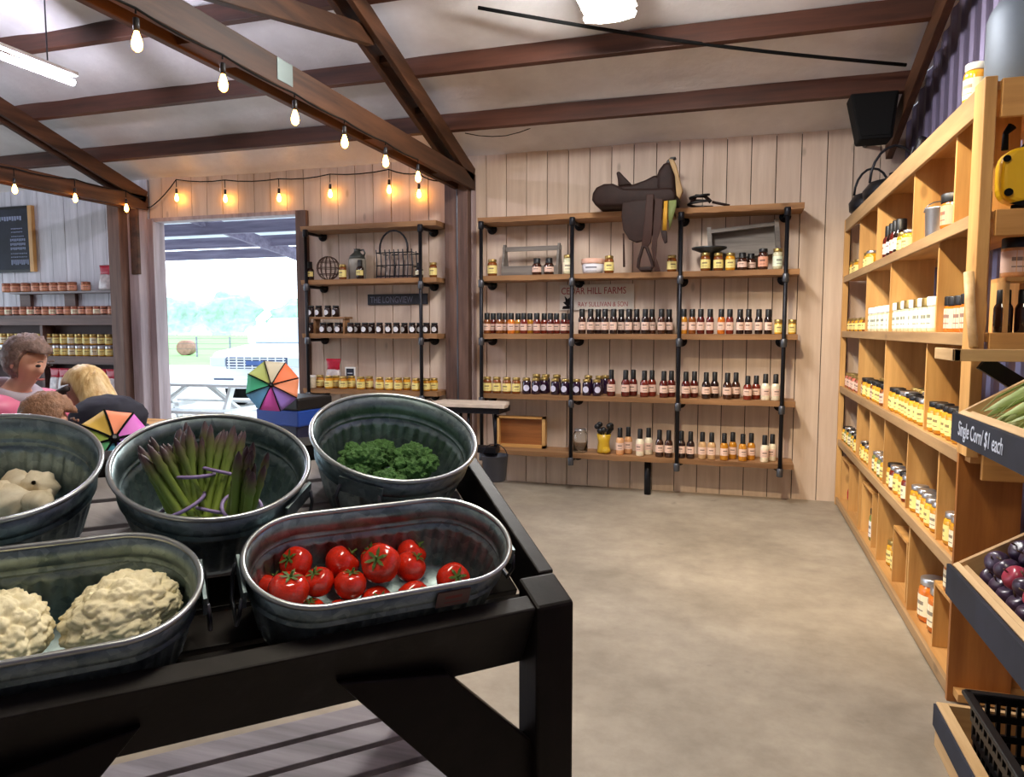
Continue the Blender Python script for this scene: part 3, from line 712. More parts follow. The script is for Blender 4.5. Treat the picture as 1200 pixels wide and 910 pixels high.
# plank name sign on the wall, bag and little chalk sign
p0 = onY(431, 351, 6.53); p1 = onY(501, 351, 6.53); zc = p0.z
T = thing('plank_sign', 'long narrow black sign with faded pale lettering on the pine wall', 'sign', ((p0.x + p1.x) / 2, 6.535, zc))
MB().box(p0.x, p1.x, 6.525, 6.545, zc - .052, zc + .052).build('board', plain('sign_black', srgb(26, 26, 36), .6, var=.3), T, bevel=.003)
lettering('THE LONGVIEW', .088, plain('faded_ink', srgb(120, 122, 140), .8), T, (p0.x + .03, 6.524, zc - .033), (1, 0, 0), (0, 0, 1), squeeze=.72)
FOILR = plain('red_foil', srgb(176, 24, 52), .35, var=.2, vscale=20); FOILC = plain('clear_wrap', srgb(200, 190, 190), .2, var=.25, vscale=25)
def gift_bag(px, Yp, z, w, h, label, group=None, top=FOILR, low=FOILC):
    p = at_shelf(px, Yp, z + .005); T = thing('gift_bag', label, 'bag', p, 0, group)
    m = MB(); prof = []
    sec = [(0, 1.0, .5), (.1, 1.05, .55), (.35, 1.0, .45), (.55, .9, .34), (.62, .85, .25)]
    def loft(sec):
        m = MB(); n = 14
        for (u, a, b) in sec:
            for i in range(n):
                q = 2 * math.pi * i / n; m.v.append((w / 2 * a * math.copysign(abs(math.cos(q)) ** .6, math.cos(q)), w / 2 * b * math.copysign(abs(math.sin(q)) ** .6, math.sin(q)), u * h + .004 * math.sin(i * 3)))
        for j in range(len(sec) - 1):
            for i in range(n): m.f.append((j * n + i, j * n + (i + 1) % n, (j + 1) * n + (i + 1) % n, (j + 1) * n + i))
        m.f.append(tuple(range(n))[::-1]); m.f.append(tuple((len(sec) - 1) * n + i for i in range(n))); return m
    loft(sec).build('pouch', low, T, w=False, smooth=True)
    loft([(.60, .86, .26), (.75, .84, .16), (.9, .95, .1), (1.0, 1.05, .05)]).build('top', top, T, w=False, smooth=True)
    return T
gift_bag(390, 6.40, SHELF_Z[3], .165, .28, 'clear bag of sweets with red header behind the honey jars')
p = at_shelf(410, 6.38, SHELF_Z[3])
T = thing('chalk_card', 'small white-framed chalk card standing behind honey jars', 'sign', p)
MB().box(-.055, .055, -.01, .01, .02, .21).build('frame', WHITE, T, w=False); MB().box(-.042, .042, -.013, -.009, .035, .195).build('panel', CHALK, T, w=False); MB().box(-.05, .05, -.03, .05, 0, .02).build('foot', WHITE, T, w=False)
for k in range(3): MB().box(-.028, .028 - .008 * k, -.0145, -.013, .145 - .028 * k, .152 - .028 * k).build('chalk_line', CHALKW, T, w=False)
# farm name sign
p0 = onY(656, 347, 6.53); p1 = onY(743, 347, 6.53); zt = onY(700, 333, 6.53).z; zb = onY(700, 363, 6.53).z
T = thing('farm_sign', 'white painted sign with dark red farm lettering behind the sauce bottles', 'sign', ((p0.x + p1.x) / 2, 6.535, zb))
MB().box(p0.x, p1.x, 6.532, 6.545, zb, zt).build('board', plain('sign_white', srgb(206, 196, 184), .6, var=.08), T)
REDI = plain('red_sign_paint', srgb(150, 36, 44), .6)
lettering('CEDAR HILL FARMS', .088, REDI, T, (p0.x + .012, 6.531, zt - .086), (1, 0, 0), (0, 0, 1), squeeze=.78)
lettering('RAY SULLIVAN & SON', .062, REDI, T, (p0.x + .17, 6.531, zt - .20), (1, 0, 0), (0, 0, 1), squeeze=.75)
m = MB(); ex, ez = p0.x + .075, zt - .19
m.prism([(-.05, -.03), (.05, -.03), (.04, .0), (.012, .0), (.05, .04), (.025, .045), (.035, .09), (0, .06), (-.03, .09), (-.02, .04), (-.045, .03), (-.012, 0), (-.045, -.005)], .003, (ex, 6.529, ez)); m.build('emblem', BLACKM, T)
# framed wooden plaque, mason jar, boot planter on the lowest shelf
p0 = onY(583, 500, 6.44); p1 = onY(640, 500, 6.44)
T = thing('wood_plaque', 'plain brown wooden tray leaning on the lowest shelf', 'tray', ((p0.x + p1.x) / 2, 6.45, SHELF_Z[4] + .002))
w2 = (p1.x - p0.x) / 2
MB().box(-w2 + .02, w2 - .02, -.0, .02, .02, .27).build('panel', wood('plaque_wood', srgb(110, 64, 30), srgb(160, 100, 52), 0, .4), T, w=False)
for s in (-1, 1): MB().box(s * (w2 - .015) - .015, s * (w2 - .015) + .015, -.05, .02, 0, .29).build('end_rail', PINEZ, T, w=False)
MB().box(-w2, w2, -.05, .02, .27, .29).build('top_rail', PINEX, T, w=False); MB().box(-w2, w2, -.05, .02, 0, .025).build('bottom_rail', PINEX, T, w=False)
p = at_shelf(681, 6.33, SHELF_Z[4]); T = thing('mason_jar', 'large empty clear glass jar on the lowest shelf', 'jar', p)
m = MB(); m.lathe([(.062, .004), (.066, .01), (.066, .155), (.055, .18), (.05, .185), (.05, .205), (.047, .205), (.047, .183), (.062, .15), (.062, .012), (.001, .010)], 20)
m.build('glass', GLASS, T, w=False, smooth=True)
m = MB(); m.lathe([(.053, .188), (.053, .207), (.001, .21)], 20); m.build('lid', SILVER, T, w=False, smooth=True)
p = at_shelf(709, 6.34, SHELF_Z[4]); T = thing('boot_planter', 'yellow boot-shaped pot stuffed with dark utensils on the lowest shelf', 'pot', p)
m = MB(); m.lathe([(.05, 0), (.062, .01), (.055, .05), (.05, .10), (.065, .17), (.06, .17), (.045, .10)], 16); m.build('pot', plain('yellow_glaze', srgb(200, 160, 40), .3), T, w=False, smooth=True)
m = MB(); m.sphere((.03, -.05, .03), .04, 12, 8, (1, 1.2, .75)); m.build('toe', MATS['yellow_glaze'], T, w=False, smooth=True)
for k in range(9):
    a = 2.4 * k; e = Vector((.06 * math.cos(a), .05 * math.sin(a), .22 + .03 * math.sin(k * 1.7)))
    m = MB(); m.tube([(0, 0, .1), e], .005, 6); m.sphere(e, .028, 10, 6, (1, .7, .9)); m.build('utensil', BLACK, T, w=False, smooth=True)

# ================================================================== SADDLE
ox, oy = onY(690, 170, 6.12).x, 6.12
def sp(cx, cy):
    p = onY(690 + cx / 5.69, 170 + cy / 5.69, 6.12); return (p.x, p.z)
SAD = thing('horse_saddle', 'dark western saddle with hanging stirrup straddling the top shelf', 'saddle', (sp(300, 400)[0], 6.25, 2.46))
def side(name, pts, y0, th, mat, bev=0.02, parent=SAD):
    pp = [sp(*q) for q in pts]
    if y0 + th > 6.2: pp = [(a, max(b, 2.459)) for a, b in pp]
    m = MB(); m.prism(pp, th, (0, y0, 0)); o = m.build(name, mat, parent)
    fixn(o.data)
    if bev:
        b = o.modifiers.new('edge', 'BEVEL'); b.width = bev; b.segments = 4; b.limit_method = 'ANGLE'; b.angle_limit = rad(50)
    o.data.polygons.foreach_set('use_smooth', [True] * len(o.data.polygons)); return o
side('skirt', [(30, 375), (36, 330), (60, 292), (110, 268), (170, 266), (240, 300), (420, 300), (560, 290), (590, 330), (585, 385), (430, 415), (240, 424), (60, 420)], 6.03, .44, LEATHER, .03)
side('seat', [(130, 262), (200, 276), (290, 270), (380, 238), (450, 200), (500, 240), (560, 300), (420, 340), (160, 320)], 6.06, .36, LEATHER, .045)
side('cantle', [(186, 186), (206, 178), (240, 215), (292, 268), (200, 280), (196, 230)], 6.08, .32, LEATHER, .03)
side('swell', [(455, 215), (470, 172), (500, 132), (535, 112), (562, 128), (578, 190), (588, 340), (500, 350), (450, 290)], 6.05, .36, LEATHER, .04)
side('horn', [(498, 134), (515, 90), (540, 66), (572, 62), (578, 72), (550, 86), (530, 112), (530, 140)], 6.19, .07, BLACK, .012)
side('pommel_strap', [(538, 108), (572, 112), (590, 150), (632, 320), (612, 372), (590, 350), (580, 220)], 6.02, .06, TANL, .008)
side('fender', [(240, 400), (330, 385), (445, 380), (452, 560), (425, 640), (330, 662), (282, 640), (245, 580), (232, 490)], 5.985, .035, LEATHER, .01)
side('stirrup_strap', [(400, 350), (448, 350), (440, 560), (430, 660), (400, 705), (366, 690), (378, 600)], 5.955, .022, LEATHER2, .006)
side('latigo_strap', [(455, 375), (505, 380), (495, 560), (470, 640), (462, 760), (490, 850), (455, 850), (430, 700), (440, 600)], 5.97, .012, LEATHER2, .003)
side('saddle_string', [(240, 600), (250, 600), (256, 820), (242, 820)], 6.0, .01, LEATHER2, 0)
side('yellow_strap', [(510, 390), (535, 385), (528, 580), (500, 580)], 6.0, .012, plain('yellow_web', srgb(190, 140, 40), .6), 0)
side('green_strap', [(540, 385), (590, 380), (590, 420), (545, 580), (538, 480)], 6.01, .012, plain('green_web', srgb(110, 120, 70), .6), 0)
side('buckle_strap', [(490, 580), (530, 585), (532, 660), (515, 668), (498, 630)], 5.99, .02, LEATHER, .004)
q = [sp(*c) for c in ((376, 690), (352, 770), (345, 820), (370, 845), (425, 845), (442, 815), (425, 760), (400, 695))]
MB().tube([(a, 5.965, b) for a, b in q], .014, 8, True).build('stirrup', LEATHER, SAD, smooth=True)
a, b = sp(395, 832); MB().box(a - .05, a + .05, 5.93, 6.0, b - .02, b + .012).build('stirrup_tread', LEATHER, SAD, bevel=.008)
p = at_shelf(817, 6.33, SHELF_Z[0]); T = thing('bridle', 'coiled black leather bridle lying on the top shelf', 'bridle', p)
m = MB(); m.tube([(.10 * math.cos(u) * (1 - .02 * u), .05 * math.sin(u), .012 + .008 * u) for u in [i * .4 for i in range(32)]], .011, 6); m.build('coil', BLACK, T, w=False, smooth=True)
m = MB(); m.tube([(.09, 0, .05), (.04, -.01, .10), (-.03, -.01, .105), (-.07, 0, .05)], .016, 8); m.build('headband', LEATHER, T, w=False, smooth=True)
m = MB(); m.tube([(.10, 0, .05), (.17, -.01, .03), (.24, -.01, .012)], .012, 6); m.build('rein', LEATHER, T, w=False, smooth=True)

# ================================================================== PINE DISPLAY UNIT ALONG THE RIGHT WALL
UX0, UX1, UY0, UY1 = 0.84, 1.21, 3.02, 6.49
LEV = (2.33, 1.875, 1.435, 0.985, 0.545, 0.06)       # board tops
UN = thing('display_unit', 'tall pine cubby shelving along the corrugated metal wall', 'shelving', (1.0, 4.7, 0))
for i, z in enumerate(LEV):
    MB().box(UX0 + .006, UX1, UY0 + .02, UY1, z - .03, z).build('shelf_board', PINEY, UN)
    hh = .10 if i == 0 else .05
    MB().box(UX0 - .012, UX0 + .006, UY0 + .10, UY1, z - hh + .004, z + .004).build('front_rail', RAILP, UN, bevel=.003)
    if i < 4: MB().box(UX0 + .04, UX1, UY0 - .002, UY0 + .02, z - (.13 if i == 0 else .09), z + .004).build('end_rail', PINEX, UN, bevel=.003)
MB().box(UX0 - .014, UX0 + .026, UY0, UY0 + .12, .98, 2.345).build('corner_post', PINEZ, UN, bevel=.003)
MB().box(UX1 - .04, UX1, UY0 - .003, UY0 + .08, 0, 2.34).build('corner_post', PINEZ, UN, bevel=.003)
MB().box(UX0 - .014, UX0 + .026, UY1 - .05, UY1, 0, 2.335).build('corner_post', PINEZ, UN, bevel=.003)
MB().box(UX0 - .014, UX0 + .20, UY0 + .085, UY0 + .108, 0, .98).build('end_panel', wood('end_panel_wood', srgb(140, 84, 36), srgb(178, 116, 56), 2, .5), UN)
DIV = {1: (5.84, 5.15, 4.16, 3.43), 2: (5.46, 4.66, 3.63), 3: (5.67, 4.72, 3.76), 4: (5.64, 5.13, 4.65, 4.05, 3.47), 5: (5.46, 4.75, 3.93)}
for lv, ys in DIV.items():
    for j, y in enumerate(ys):
        MB().box(UX0 + .008, UX0 + .20 + (.03 if j % 2 else 0), y - .010, y + .010, LEV[lv], LEV[lv - 1] - .03).build('divider', PINEZ, UN)
        if lv in (1, 2) and j > 0: MB().box(UX1 - .03, UX1 - .012, y + .06, y + .32, LEV[lv], LEV[lv - 1] - .03).build('back_board', PINEZ, UN)
# wooden boxes stood on the bottom board
def cubby_box(y0, y1, z1, label, x0=UX0 + .02):
    T = thing('cubby_box', label, 'box', ((x0 + UX1) / 2, (y0 + y1) / 2, LEV[5] + .001)); z0 = LEV[5] + .001; x1 = UX1 - .06
    MB().box(x0, x1, y0, y0 + .015, z0, z1).build('side_panel', PINEZ, T); MB().box(x0, x1, y1 - .015, y1, z0, z1).build('side_panel', PINEZ, T)
    MB().box(x0, x1, y0, y1, z1, z1 + .015).build('top_panel', PINEX, T); MB().box(x1, x1 + .012, y0, y1, z0, z1).build('back_panel', PINEZ, T)
cubby_box(5.98, 6.40, .40, 'open pine box on the bottom board beside the back wall')
cubby_box(5.00, 5.40, .40, 'open pine box on the bottom board around a pickle jar')
cubby_box(4.02, 4.36, .36, 'open pine box on the bottom board in the middle of the unit')
cubby_box(3.16, 3.50, .34, 'closed-top pine box on the bottom board near the end panel')

# jars in the unit: ranks along the front edge, counted from the back wall
LVW = {1: 'second', 2: 'third', 3: 'fourth', 4: 'fifth', 5: 'bottom'}
cnt = {}
def urank(lv, y1, y0, step, shape, r, h, seq, x=0.898, back=None, grp=None, nm='preserve_jar'):
    y = y1 - r; i = 0
    while y - r > y0:
        bo, li, la = seq[i % len(seq)]
        cnt[lv] = cnt.get(lv, 0) + 1
        noun = 'bottle' if shape in ('bottle', 'stout') else 'jar'
        lb = f"{BODYW[bo]} {noun} with {li} lid, {nth(cnt[lv])} from back wall, on {LVW[lv]} pine shelf"
        jar(nm.replace('jar', noun), lb, noun, (x + R.uniform(-.006, .006), y, LEV[lv] + .002), shape, r, h * R.uniform(.98, 1.02), bo, li, la, rad(-90) + R.uniform(-.3, .3), grp or f'jars along the {LVW[lv]} pine shelf')
        if back:
            cnt[(lv, 'b')] = cnt.get((lv, 'b'), 0) + 1
            lb = f"{BODYW[bo]} jar of the back rank, {nth(cnt[(lv, 'b')])} from back wall, on {LVW[lv]} pine shelf"
            jar('preserve_jar', lb, 'jar', (x + back, y - r * .6, LEV[lv] + .002), 'jar', r, h, bo, 'silver' if li != 'black' else 'gold', None, rad(-90), f'back rank of jars on the {LVW[lv]} pine shelf')
        y -= step; i += 1
A = ('amber', 'gold', 'yellow'); HY = ('yellow', 'gold', 'yellow'); HB = ('yellow', 'black', 'yellow'); HS = ('yellow', 'silver', 'yellow'); HO = ('honey', 'silver', 'cream'); PK = ('pink', 'gold', 'pink'); GR = ('green', 'silver', 'cream')
urank(1, 6.40, 6.05, .11, 'jar', .042, .11, [HY, A]); urank(1, 5.76, 5.42, .13, 'jar', .045, .12, [HY, HS]); urank(1, 5.02, 4.62, .10, 'stout', .04, .21, [('red', 'black', 'pink'), ('dark', 'black', 'white')])
urank(1, 4.58, 4.28, .12, 'jar', .045, .11, [HY, HS]); urank(1, 3.62, 3.46, .2, 'squat', .062, .15, [('orange', 'black', 'salmon')])
urank(2, 6.40, 5.60, .10, 'jar', .042, .10, [HY, A]); urank(2, 5.44, 4.72, .088, 'squat', .041, .16, [('pale', 'white', 'mint')]); urank(2, 4.63, 3.70, .094, 'squat', .044, .165, [('pale', 'white', 'mint'), ('pale', 'gold', 'mint')])
urank(2, 3.60, 3.18, .085, 'squat', .040, .155, [('orange', 'black', 'pink')])
urank(3, 6.42, 5.72, .095, 'jar', .042, .115, [('pink', 'gold', 'pink'), ('amber', 'gold', 'pink')], back=.11); urank(3, 5.64, 4.78, .092, 'jar', .042, .125, [('amber', 'black', 'pink'), HB, HB, HB], back=.11)
urank(3, 4.69, 3.80, .092, 'jar', .043, .13, [HB, HB, HB, HS, HS], back=.11); urank(3, 3.74, 3.20, .092, 'jar', .043, .135, [HB, ('honey', 'black', 'yellow')], back=.11)
urank(4, 6.42, 5.70, .098, 'jar', .042, .12, [HB, GR], back=.11); urank(4, 5.60, 5.18, .098, 'jar', .042, .12, [HS, HB]); urank(4, 5.10, 4.70, .098, 'jar', .043, .13, [GR, HS], back=.11)
urank(4, 4.62, 4.10, .096, 'jar', .043, .14, [('yellow', 'black', 'yellow'), ('redb', 'silver', 'cream'), HS], back=.11); urank(4, 4.02, 3.50, .096, 'jar', .044, .135, [HS, HO, ('honey', 'silver', 'yellow')], back=.11); urank(4, 3.44, 3.18, .096, 'jar', .044, .14, [HS, HO])
urank(5, 5.22, 5.02, .3, 'jar', .06, .22, [('green', 'black', 'white')], x=.93); urank(5, 4.70, 4.40, .12, 'jar', .05, .15, [HY, HS], x=.93)
urank(5, 3.86, 3.52, .14, 'jar', .062, .21, [('orange', 'silver', 'cream')], x=.935)
jar('honey_jar', 'tall amber jar on top of the closed pine box', 'jar', (.92, 3.36, .34 + .018 + LEV[5] - .06), 'jar', .06, .15, 'orange', 'silver', 'cream', rad(-90))
T = thing('red_packet', 'crumpled red packet inside the box beside the back wall', 'packet', (.95, 6.2, LEV[5] + .002))
m = MB(); m.sphere((0, 0, .07), .07, 14, 10, (1, .9, 1)); m.v = [tuple(Vector(v) * (1 + .22 * noise.noise(Vector(v) * 22))) for v in m.v]; m.v = [(a, b, max(c, 0)) for a, b, c in m.v]; m.build('pouch', FOILR, T, w=False)
# metal tin, goods seen at the open end
p = Vector((.928, 3.98, LEV[1] + .002)); T = thing('metal_tin', 'plain silver tin pail on the second pine shelf', 'tin', p)
MB().lathe([(.055, 0), (.06, .01), (.066, .15), (.069, .155), (.06, .15), (.054, .02)], 20).build('pail', SILVER, T, w=False, smooth=True)
MB().tube([(-.066, 0, .14)] + [(-.066 * math.cos(math.pi * i / 8), .02, .14 + .05 * math.sin(math.pi * i / 8)) for i in range(9)], .003, 5).build('bail_handle', STEELC, T, w=False)
# yellow bee-like ornament
T = thing('tin_ornament', 'yellow rounded ornament with black spots at the open shelf end', 'ornament', (1.04, 3.13, LEV[1] + .002))
YEL = plain('yellow_enamel', srgb(240, 190, 24), .4)
m = MB(); n = 28; o = []
for i in range(n):
    a = 2 * math.pi * i / n; o.append((.13 * math.copysign(abs(math.cos(a)) ** .55, math.cos(a)), .13 + .105 * math.copysign(abs(math.sin(a)) ** .55, math.sin(a))))
m.prism(o, .09, (0, -.045, 0)); b = m.build('body', YEL, T, w=False); fixn(b.data); mo = b.modifiers.new('edge', 'BEVEL'); mo.width = .02; mo.segments = 3; mo.limit_method = 'ANGLE'
for (xx, zz, rr) in ((.06, .15, .032), (-.115, .19, .012), (-.105, .07, .014)):
    m = MB(); m.lathe([(rr, 0), (rr, .006)], 18, Matrix.Translation((xx, -.046, zz)) @ Matrix.Rotation(rad(90), 4, 'X')); m.build('spot', BLACKM, T, w=False)
m = MB(); m.prism([(-.10, .03), (-.03, .045), (-.02, .10), (.045, .07), (.035, .03), (-.05, .015)], .006, (0, -.052, 0)); m.build('patch', BLACKM, T, w=False)
for s in (-.06, .06): m = MB(); m.lathe([(.025, 0), (.02, .03)], 12, Matrix.Translation((s, 0, 0))); m.build('foot', BLACKM, T, w=False)
for s in (-1, 1): m = MB(); m.tube([(-.08 + .03 * s, 0, .23), (-.06 + .05 * s, 0, .29), (-.03 + .06 * s, 0, .315)], [.012, .01, .016], 8); m.build('antenna', BLACKM, T, w=False, smooth=True)
T = jar('sauce_bottle', 'slim brown bottle beside the yellow ornament', 'bottle', (.885, 3.19, LEV[1] + .002), 'bottle', .03, .17, 'brown', 'black', None)
T = thing('riser_stand', 'small dark wooden riser at the open shelf end', 'riser', (1.05, 3.14, LEV[2] + .002))
MB().box(-.11, .11, -.07, .10, .19, .205).build('top_board', PINEX, T, w=False); MB().box(.03, .11, -.072, -.058, 0, .19).build('front_panel', plain('riser_dark', srgb(52, 40, 24), .6), T, w=False); MB().box(-.11, -.095, -.06, .10, 0, .19).build('side_panel', PINEZ, T, w=False)
for k, xx in enumerate((.987, 1.085)): jar('preserve_jar', f'peach jar with white label on the dark riser, {nth(k + 1)} from the corner post', 'jar', (xx, 3.14, LEV[2] + .208), 'squat', .046, .145, 'peach', 'black', 'white' if k else 'pink', 0, 'jars on the riser')
for k, xx in enumerate((.95, 1.02)): jar('sauce_bottle', f'near black bottle under the riser board, {nth(k + 1)} from the corner post', 'bottle', (xx, 3.12, LEV[2] + .002), 'stout', .032, .16, 'dark', 'black', None, 0, 'bottles under the riser')
for k, xx in enumerate((.93, 1.02, 1.11)): jar('preserve_jar', f'yellow jar with cream label behind the corn crate, {nth(k + 1)} from the post', 'jar', (xx, 3.12, LEV[3] + .002), 'squat', .043, .14, 'yellow', 'black', 'cream', 0, 'jars behind the corn crate')
# on top of the unit
T = thing('milk_can', 'large aluminium milk can standing on top of the pine unit', 'milk can', (1.045, 3.22, LEV[0] + .006))
ALU = plain('aluminium', srgb(104, 114, 128), .55, .35, var=.08)
MB().lathe([(.16, 0), (.165, .01), (.165, .27), (.155, .30), (.10, .38), (.085, .40), (.085, .46)], 28).build('body', ALU, T, w=False, smooth=True)
MB().lathe([(.088, .455), (.115, .47), (.115, .485), (.09, .50), (.02, .505)], 28).build('lid', ALU, T, w=False, smooth=True)
for s in (-1, 1):
    MB().tube([(.08 * s, -.05, .40), (.13 * s, -.08, .41), (.15 * s, -.09, .37), (.13 * s, -.08, .32)], .010, 8).build('handle', ALU, T, w=False, smooth=True)
jar('honey_jar', 'yellow jar with white lid on top of the unit beside the milk can', 'jar', (.885, 3.36, LEV[0] + .006), 'jar', .042, .16, 'honey', 'white', 'cream', rad(-60))
# black loudspeaker under the rafter, kettles at the far end of the unit top
c = onY(1021, 140, 5.95)
T = thing('loudspeaker', 'black loudspeaker bracketed high in the corner by the rafter', 'speaker', (c.x, 5.95, c.z))
m = MB(); hw, hh = .16, .165
m.prism([(-hw, hh), (hw, hh), (hw * .8, -hh), (-hw * .55, -hh)], .22, (0, -.11, 0)); m.build('cabinet', BLACKM, T, w=False, bevel=.012)
m = MB(); m.prism([(-hw * .85, hh * .85), (hw * .85, hh * .85), (hw * .68, -hh * .85), (-hw * .45, -hh * .85)], .008, (0, -.118, 0)); m.build('grille', BLACKM, T, w=False)
MB().tube([(.05, .10, 0), (.05, .40, -.05), (.05, .595, -.05)], .018, 8).build('bracket', BLACK, T, w=False, smooth=True)
for k, (px, py, s, lb) in enumerate(((1019, 212, 1.25, 'black iron kettle at the far end of the unit top'), (1035, 190, 1.55, 'black iron kettle behind another on the unit top'))):
    y = 6.24 - .50 * k
    T = thing('iron_kettle', lb, 'kettle', (.98 + .06 * k, y, LEV[0] + .006), rad(180))
    MB().lathe([(.09 * s, 0), (.125 * s, .03), (.13 * s, .09), (.10 * s, .15), (.05 * s, .17), (.02 * s, .19), (.022 * s, .21), (.001, .22)], 20).build('body', IRON, T, w=False, smooth=True)
    MB().tube([(-.12 * s, 0, .10), (-.17 * s, 0, .13), (-.20 * s, 0, .19)], [.02, .015, .012], 8).build('spout', IRON, T, w=False, smooth=True)
    MB().tube([(.10 * s * math.cos(math.pi * i / 10), 0, .15 + .16 * s * math.sin(math.pi * i / 10)) for i in range(11)], .009, 8).build('handle', IRON, T, w=False, smooth=True)
T = thing('storm_lantern', 'dark storm lantern on the unit top beside the kettles', 'lantern', (1.10, 5.25, LEV[0] + .006))
MB().lathe([(.07, 0), (.075, .02), (.05, .05), (.03, .06)], 16).build('base', IRON, T, w=False, smooth=True)
MB().lathe([(.035, .06), (.05, .12), (.04, .2)], 16).build('chimney', plain('smoked_glass', srgb(60, 56, 60), .1), T, w=False, smooth=True)
MB().lathe([(.05, .2), (.055, .23), (.03, .30), (.035, .32), (.001, .34)], 16).build('hood', IRON, T, w=False, smooth=True)
for s in (-1, 1): MB().tube([(.07 * s, 0, .02), (.075 * s, 0, .15), (.045 * s, 0, .27)], .006, 6).build('side_tube', IRON, T, w=False)

# ================================================================== PRODUCE STAND (tilted crates facing the aisle)
SX = 0.70
CRATEW = wood('crate_pine', srgb(190, 150, 100), srgb(232, 198, 148), 1, .6, .8, .06, .25, knots=.3)
CRATEX = wood('crate_pine_x', srgb(170, 130, 84), srgb(216, 178, 126), 0, .6, .8, .06, .25)
def crate(name, label, y1, y0, ztop, hb, depth, tilt, board_h, chalkfront=True):
    M = Matrix.Translation((SX, y1, ztop)) @ Matrix.Rotation(-tilt, 4, 'Y')
    T = thing(name, label, 'crate', M=M); L = y1 - y0
    pan = MB().box(-.016, -.004, -L, 0, -board_h, .0).build('chalk_panel', CHALK, T, w=False); pan.matrix_basis = Matrix.Rotation(tilt, 4, 'Y')
    MB().box(0, .02, -L, 0, -hb, 0).build('front_board', CRATEW, T, w=False, bevel=.002)
    MB().box(.02, .036, -L, 0, -hb, -.012).build('inner_rail', CRATEW, T, w=False, bevel=.002)
    MB().box(.02, depth, -.02, 0, -hb, .0).build('side_board', CRATEX, T, w=False, bevel=.002)
    MB().box(.02, depth, -L, -L + .02, -hb, .0).build('side_board', CRATEX, T, w=False, bevel=.002)
    MB().box(depth - .02, depth, -L, 0, -hb, .02).build('back_board', CRATEW, T, w=False, bevel=.002)
    for k in range(4):
        a = .02 + (depth - .04) * k / 4; MB().box(a + .004, a + (depth - .04) / 4 - .004, -L, 0, -hb, -hb + .012).build('bottom_slat', CRATEW, T, w=False)
    return T, M
CT, CM = crate('produce_crate', 'tilted pine crate of corn with a chalk price panel', 2.67, 1.55, 1.18, .11, .36, rad(32), .088)
PT, PM = crate('produce_crate', 'tilted pine crate of plums with a chalk panel front', 2.645, 1.55, .682, .12, .42, rad(32), .10)
me = text_mesh('Single Corn/ $1 each', .066, .0006, .15)
M2 = Matrix(((0, 0, -1, -.0175), (-1, 0, 0, -.08), (0, 1, 0, -.062), (0, 0, 0, 1)))
me.transform(M2 @ Matrix.Diagonal((.72, 1, 1, 1))); me.materials.clear(); link('chalk_lettering', me, CHALKW, CT).matrix_basis = Matrix.Rotation(rad(32), 4, 'Y')
# upper shelf board of the stand, its posts
ST = thing('produce_stand', 'pine produce stand frame with a narrow top shelf', 'stand', (1.0, 2.2, 0))
MB().box(.72, 1.17, 2.76, 2.97, 1.355, 1.378).build('top_shelf', wood('stand_top', srgb(120, 96, 56), srgb(164, 136, 88), 1, .6), ST, bevel=.002)
MB().box(.70, .72, 2.74, 2.99, 1.345, 1.385).build('edge_strip', CRATEW, ST, bevel=.002)
MB().box(.70, 1.17, 2.74, 2.76, 1.345, 1.385).build('edge_strip', CRATEX, ST, bevel=.002)
for yy in (2.69, 1.47):
    MB().box(1.12, 1.16, yy, yy + .05, 0, 1.355).build('post', PINEZ, ST, bevel=.002)
for yy in (2.72, 1.50):
    for MM, hb_ in ((CM, .11), (PM, .12)):
        v_ = yy - MM.translation.y - .09
        m = MB(); m.bar(MM @ Vector((.03, v_, -hb_ - .020)), MM @ Vector((.40, v_, -hb_ - .020)), .04, .036); m.build('arm', PINEX, ST, bevel=.002)
m = MB(); m.bar((.80, 2.80, 1.34), (1.13, 2.80, 1.12), .03, .05); m.build('brace', DARKZ, ST)
# corn
HUSK = wood('corn_husk', srgb(150, 176, 96), srgb(216, 226, 168), 0, .55, 2.2, .15, .5)
def ear(label, u, v, zz, rz, s=1.0):
    T = thing('corn_ear', label, 'corn', M=CM @ Matrix.Translation((u, v, zz)) @ Matrix.Rotation(rz, 4, 'Z') @ Matrix.Scale(s * .88, 4)); T['group'] = 'ears of corn in the tilted crate'
    m = MB(); prof = []
    for i in range(15):
        x = i / 14; r = .030 * math.sin(math.pi * min(.98, .10 + .9 * x) ** .8) ** .6 if x < .95 else .008
        prof.append((max(r, .004), -.13 + .27 * x))
    m.lathe(prof, 18, Matrix.Rotation(rad(90), 4, 'Y')); m.v = [tuple(Vector(p) * (1 + .05 * math.sin(9 * math.atan2(p[1], p[2])))) for p in m.v]
    m.build('ear', HUSK, T, w=False, smooth=True)
    for k in range(4):
        a = 1.57 * k + .4; q = [(.02, .030 * math.cos(a), .030 * math.sin(a)), (.12, .034 * math.cos(a), .034 * math.sin(a)), (.19, .02 * math.cos(a + .4), .02 * math.sin(a + .4))]
        m = MB(); m.v = []
        for j, (x, y, z) in enumerate(q):
            wd = (.016, .014, .001)[j]; t = Vector((0, -math.sin(a), math.cos(a)))
            m.v += [tuple(Vector((x, y, z)) - t * wd), tuple(Vector((x, y, z)) + t * wd)]
        m.f = [(0, 1, 3, 2), (2, 3, 5, 4)]; o = m.build('husk_leaf', HUSK, T, w=False, smooth=True); so = o.modifiers.new('thick', 'SOLIDIFY'); so.thickness = .002
k = 0
for (u, v, zz, rz) in ((.205, -.085, -.061, .1), (.205, -.152, -.061, .08), (.205, -.22, -.061, -.1), (.205, -.30, -.061, .1), (.205, -.38, -.061, -.05), (.205, -.46, -.061, .12), (.205, -.105, -.015, .1), (.205, -.26, -.015, .05)):
    k += 1; ear(f'green husked corn ear, {nth(k)} from the far end of the crate', u, v, zz, rz + math.pi)
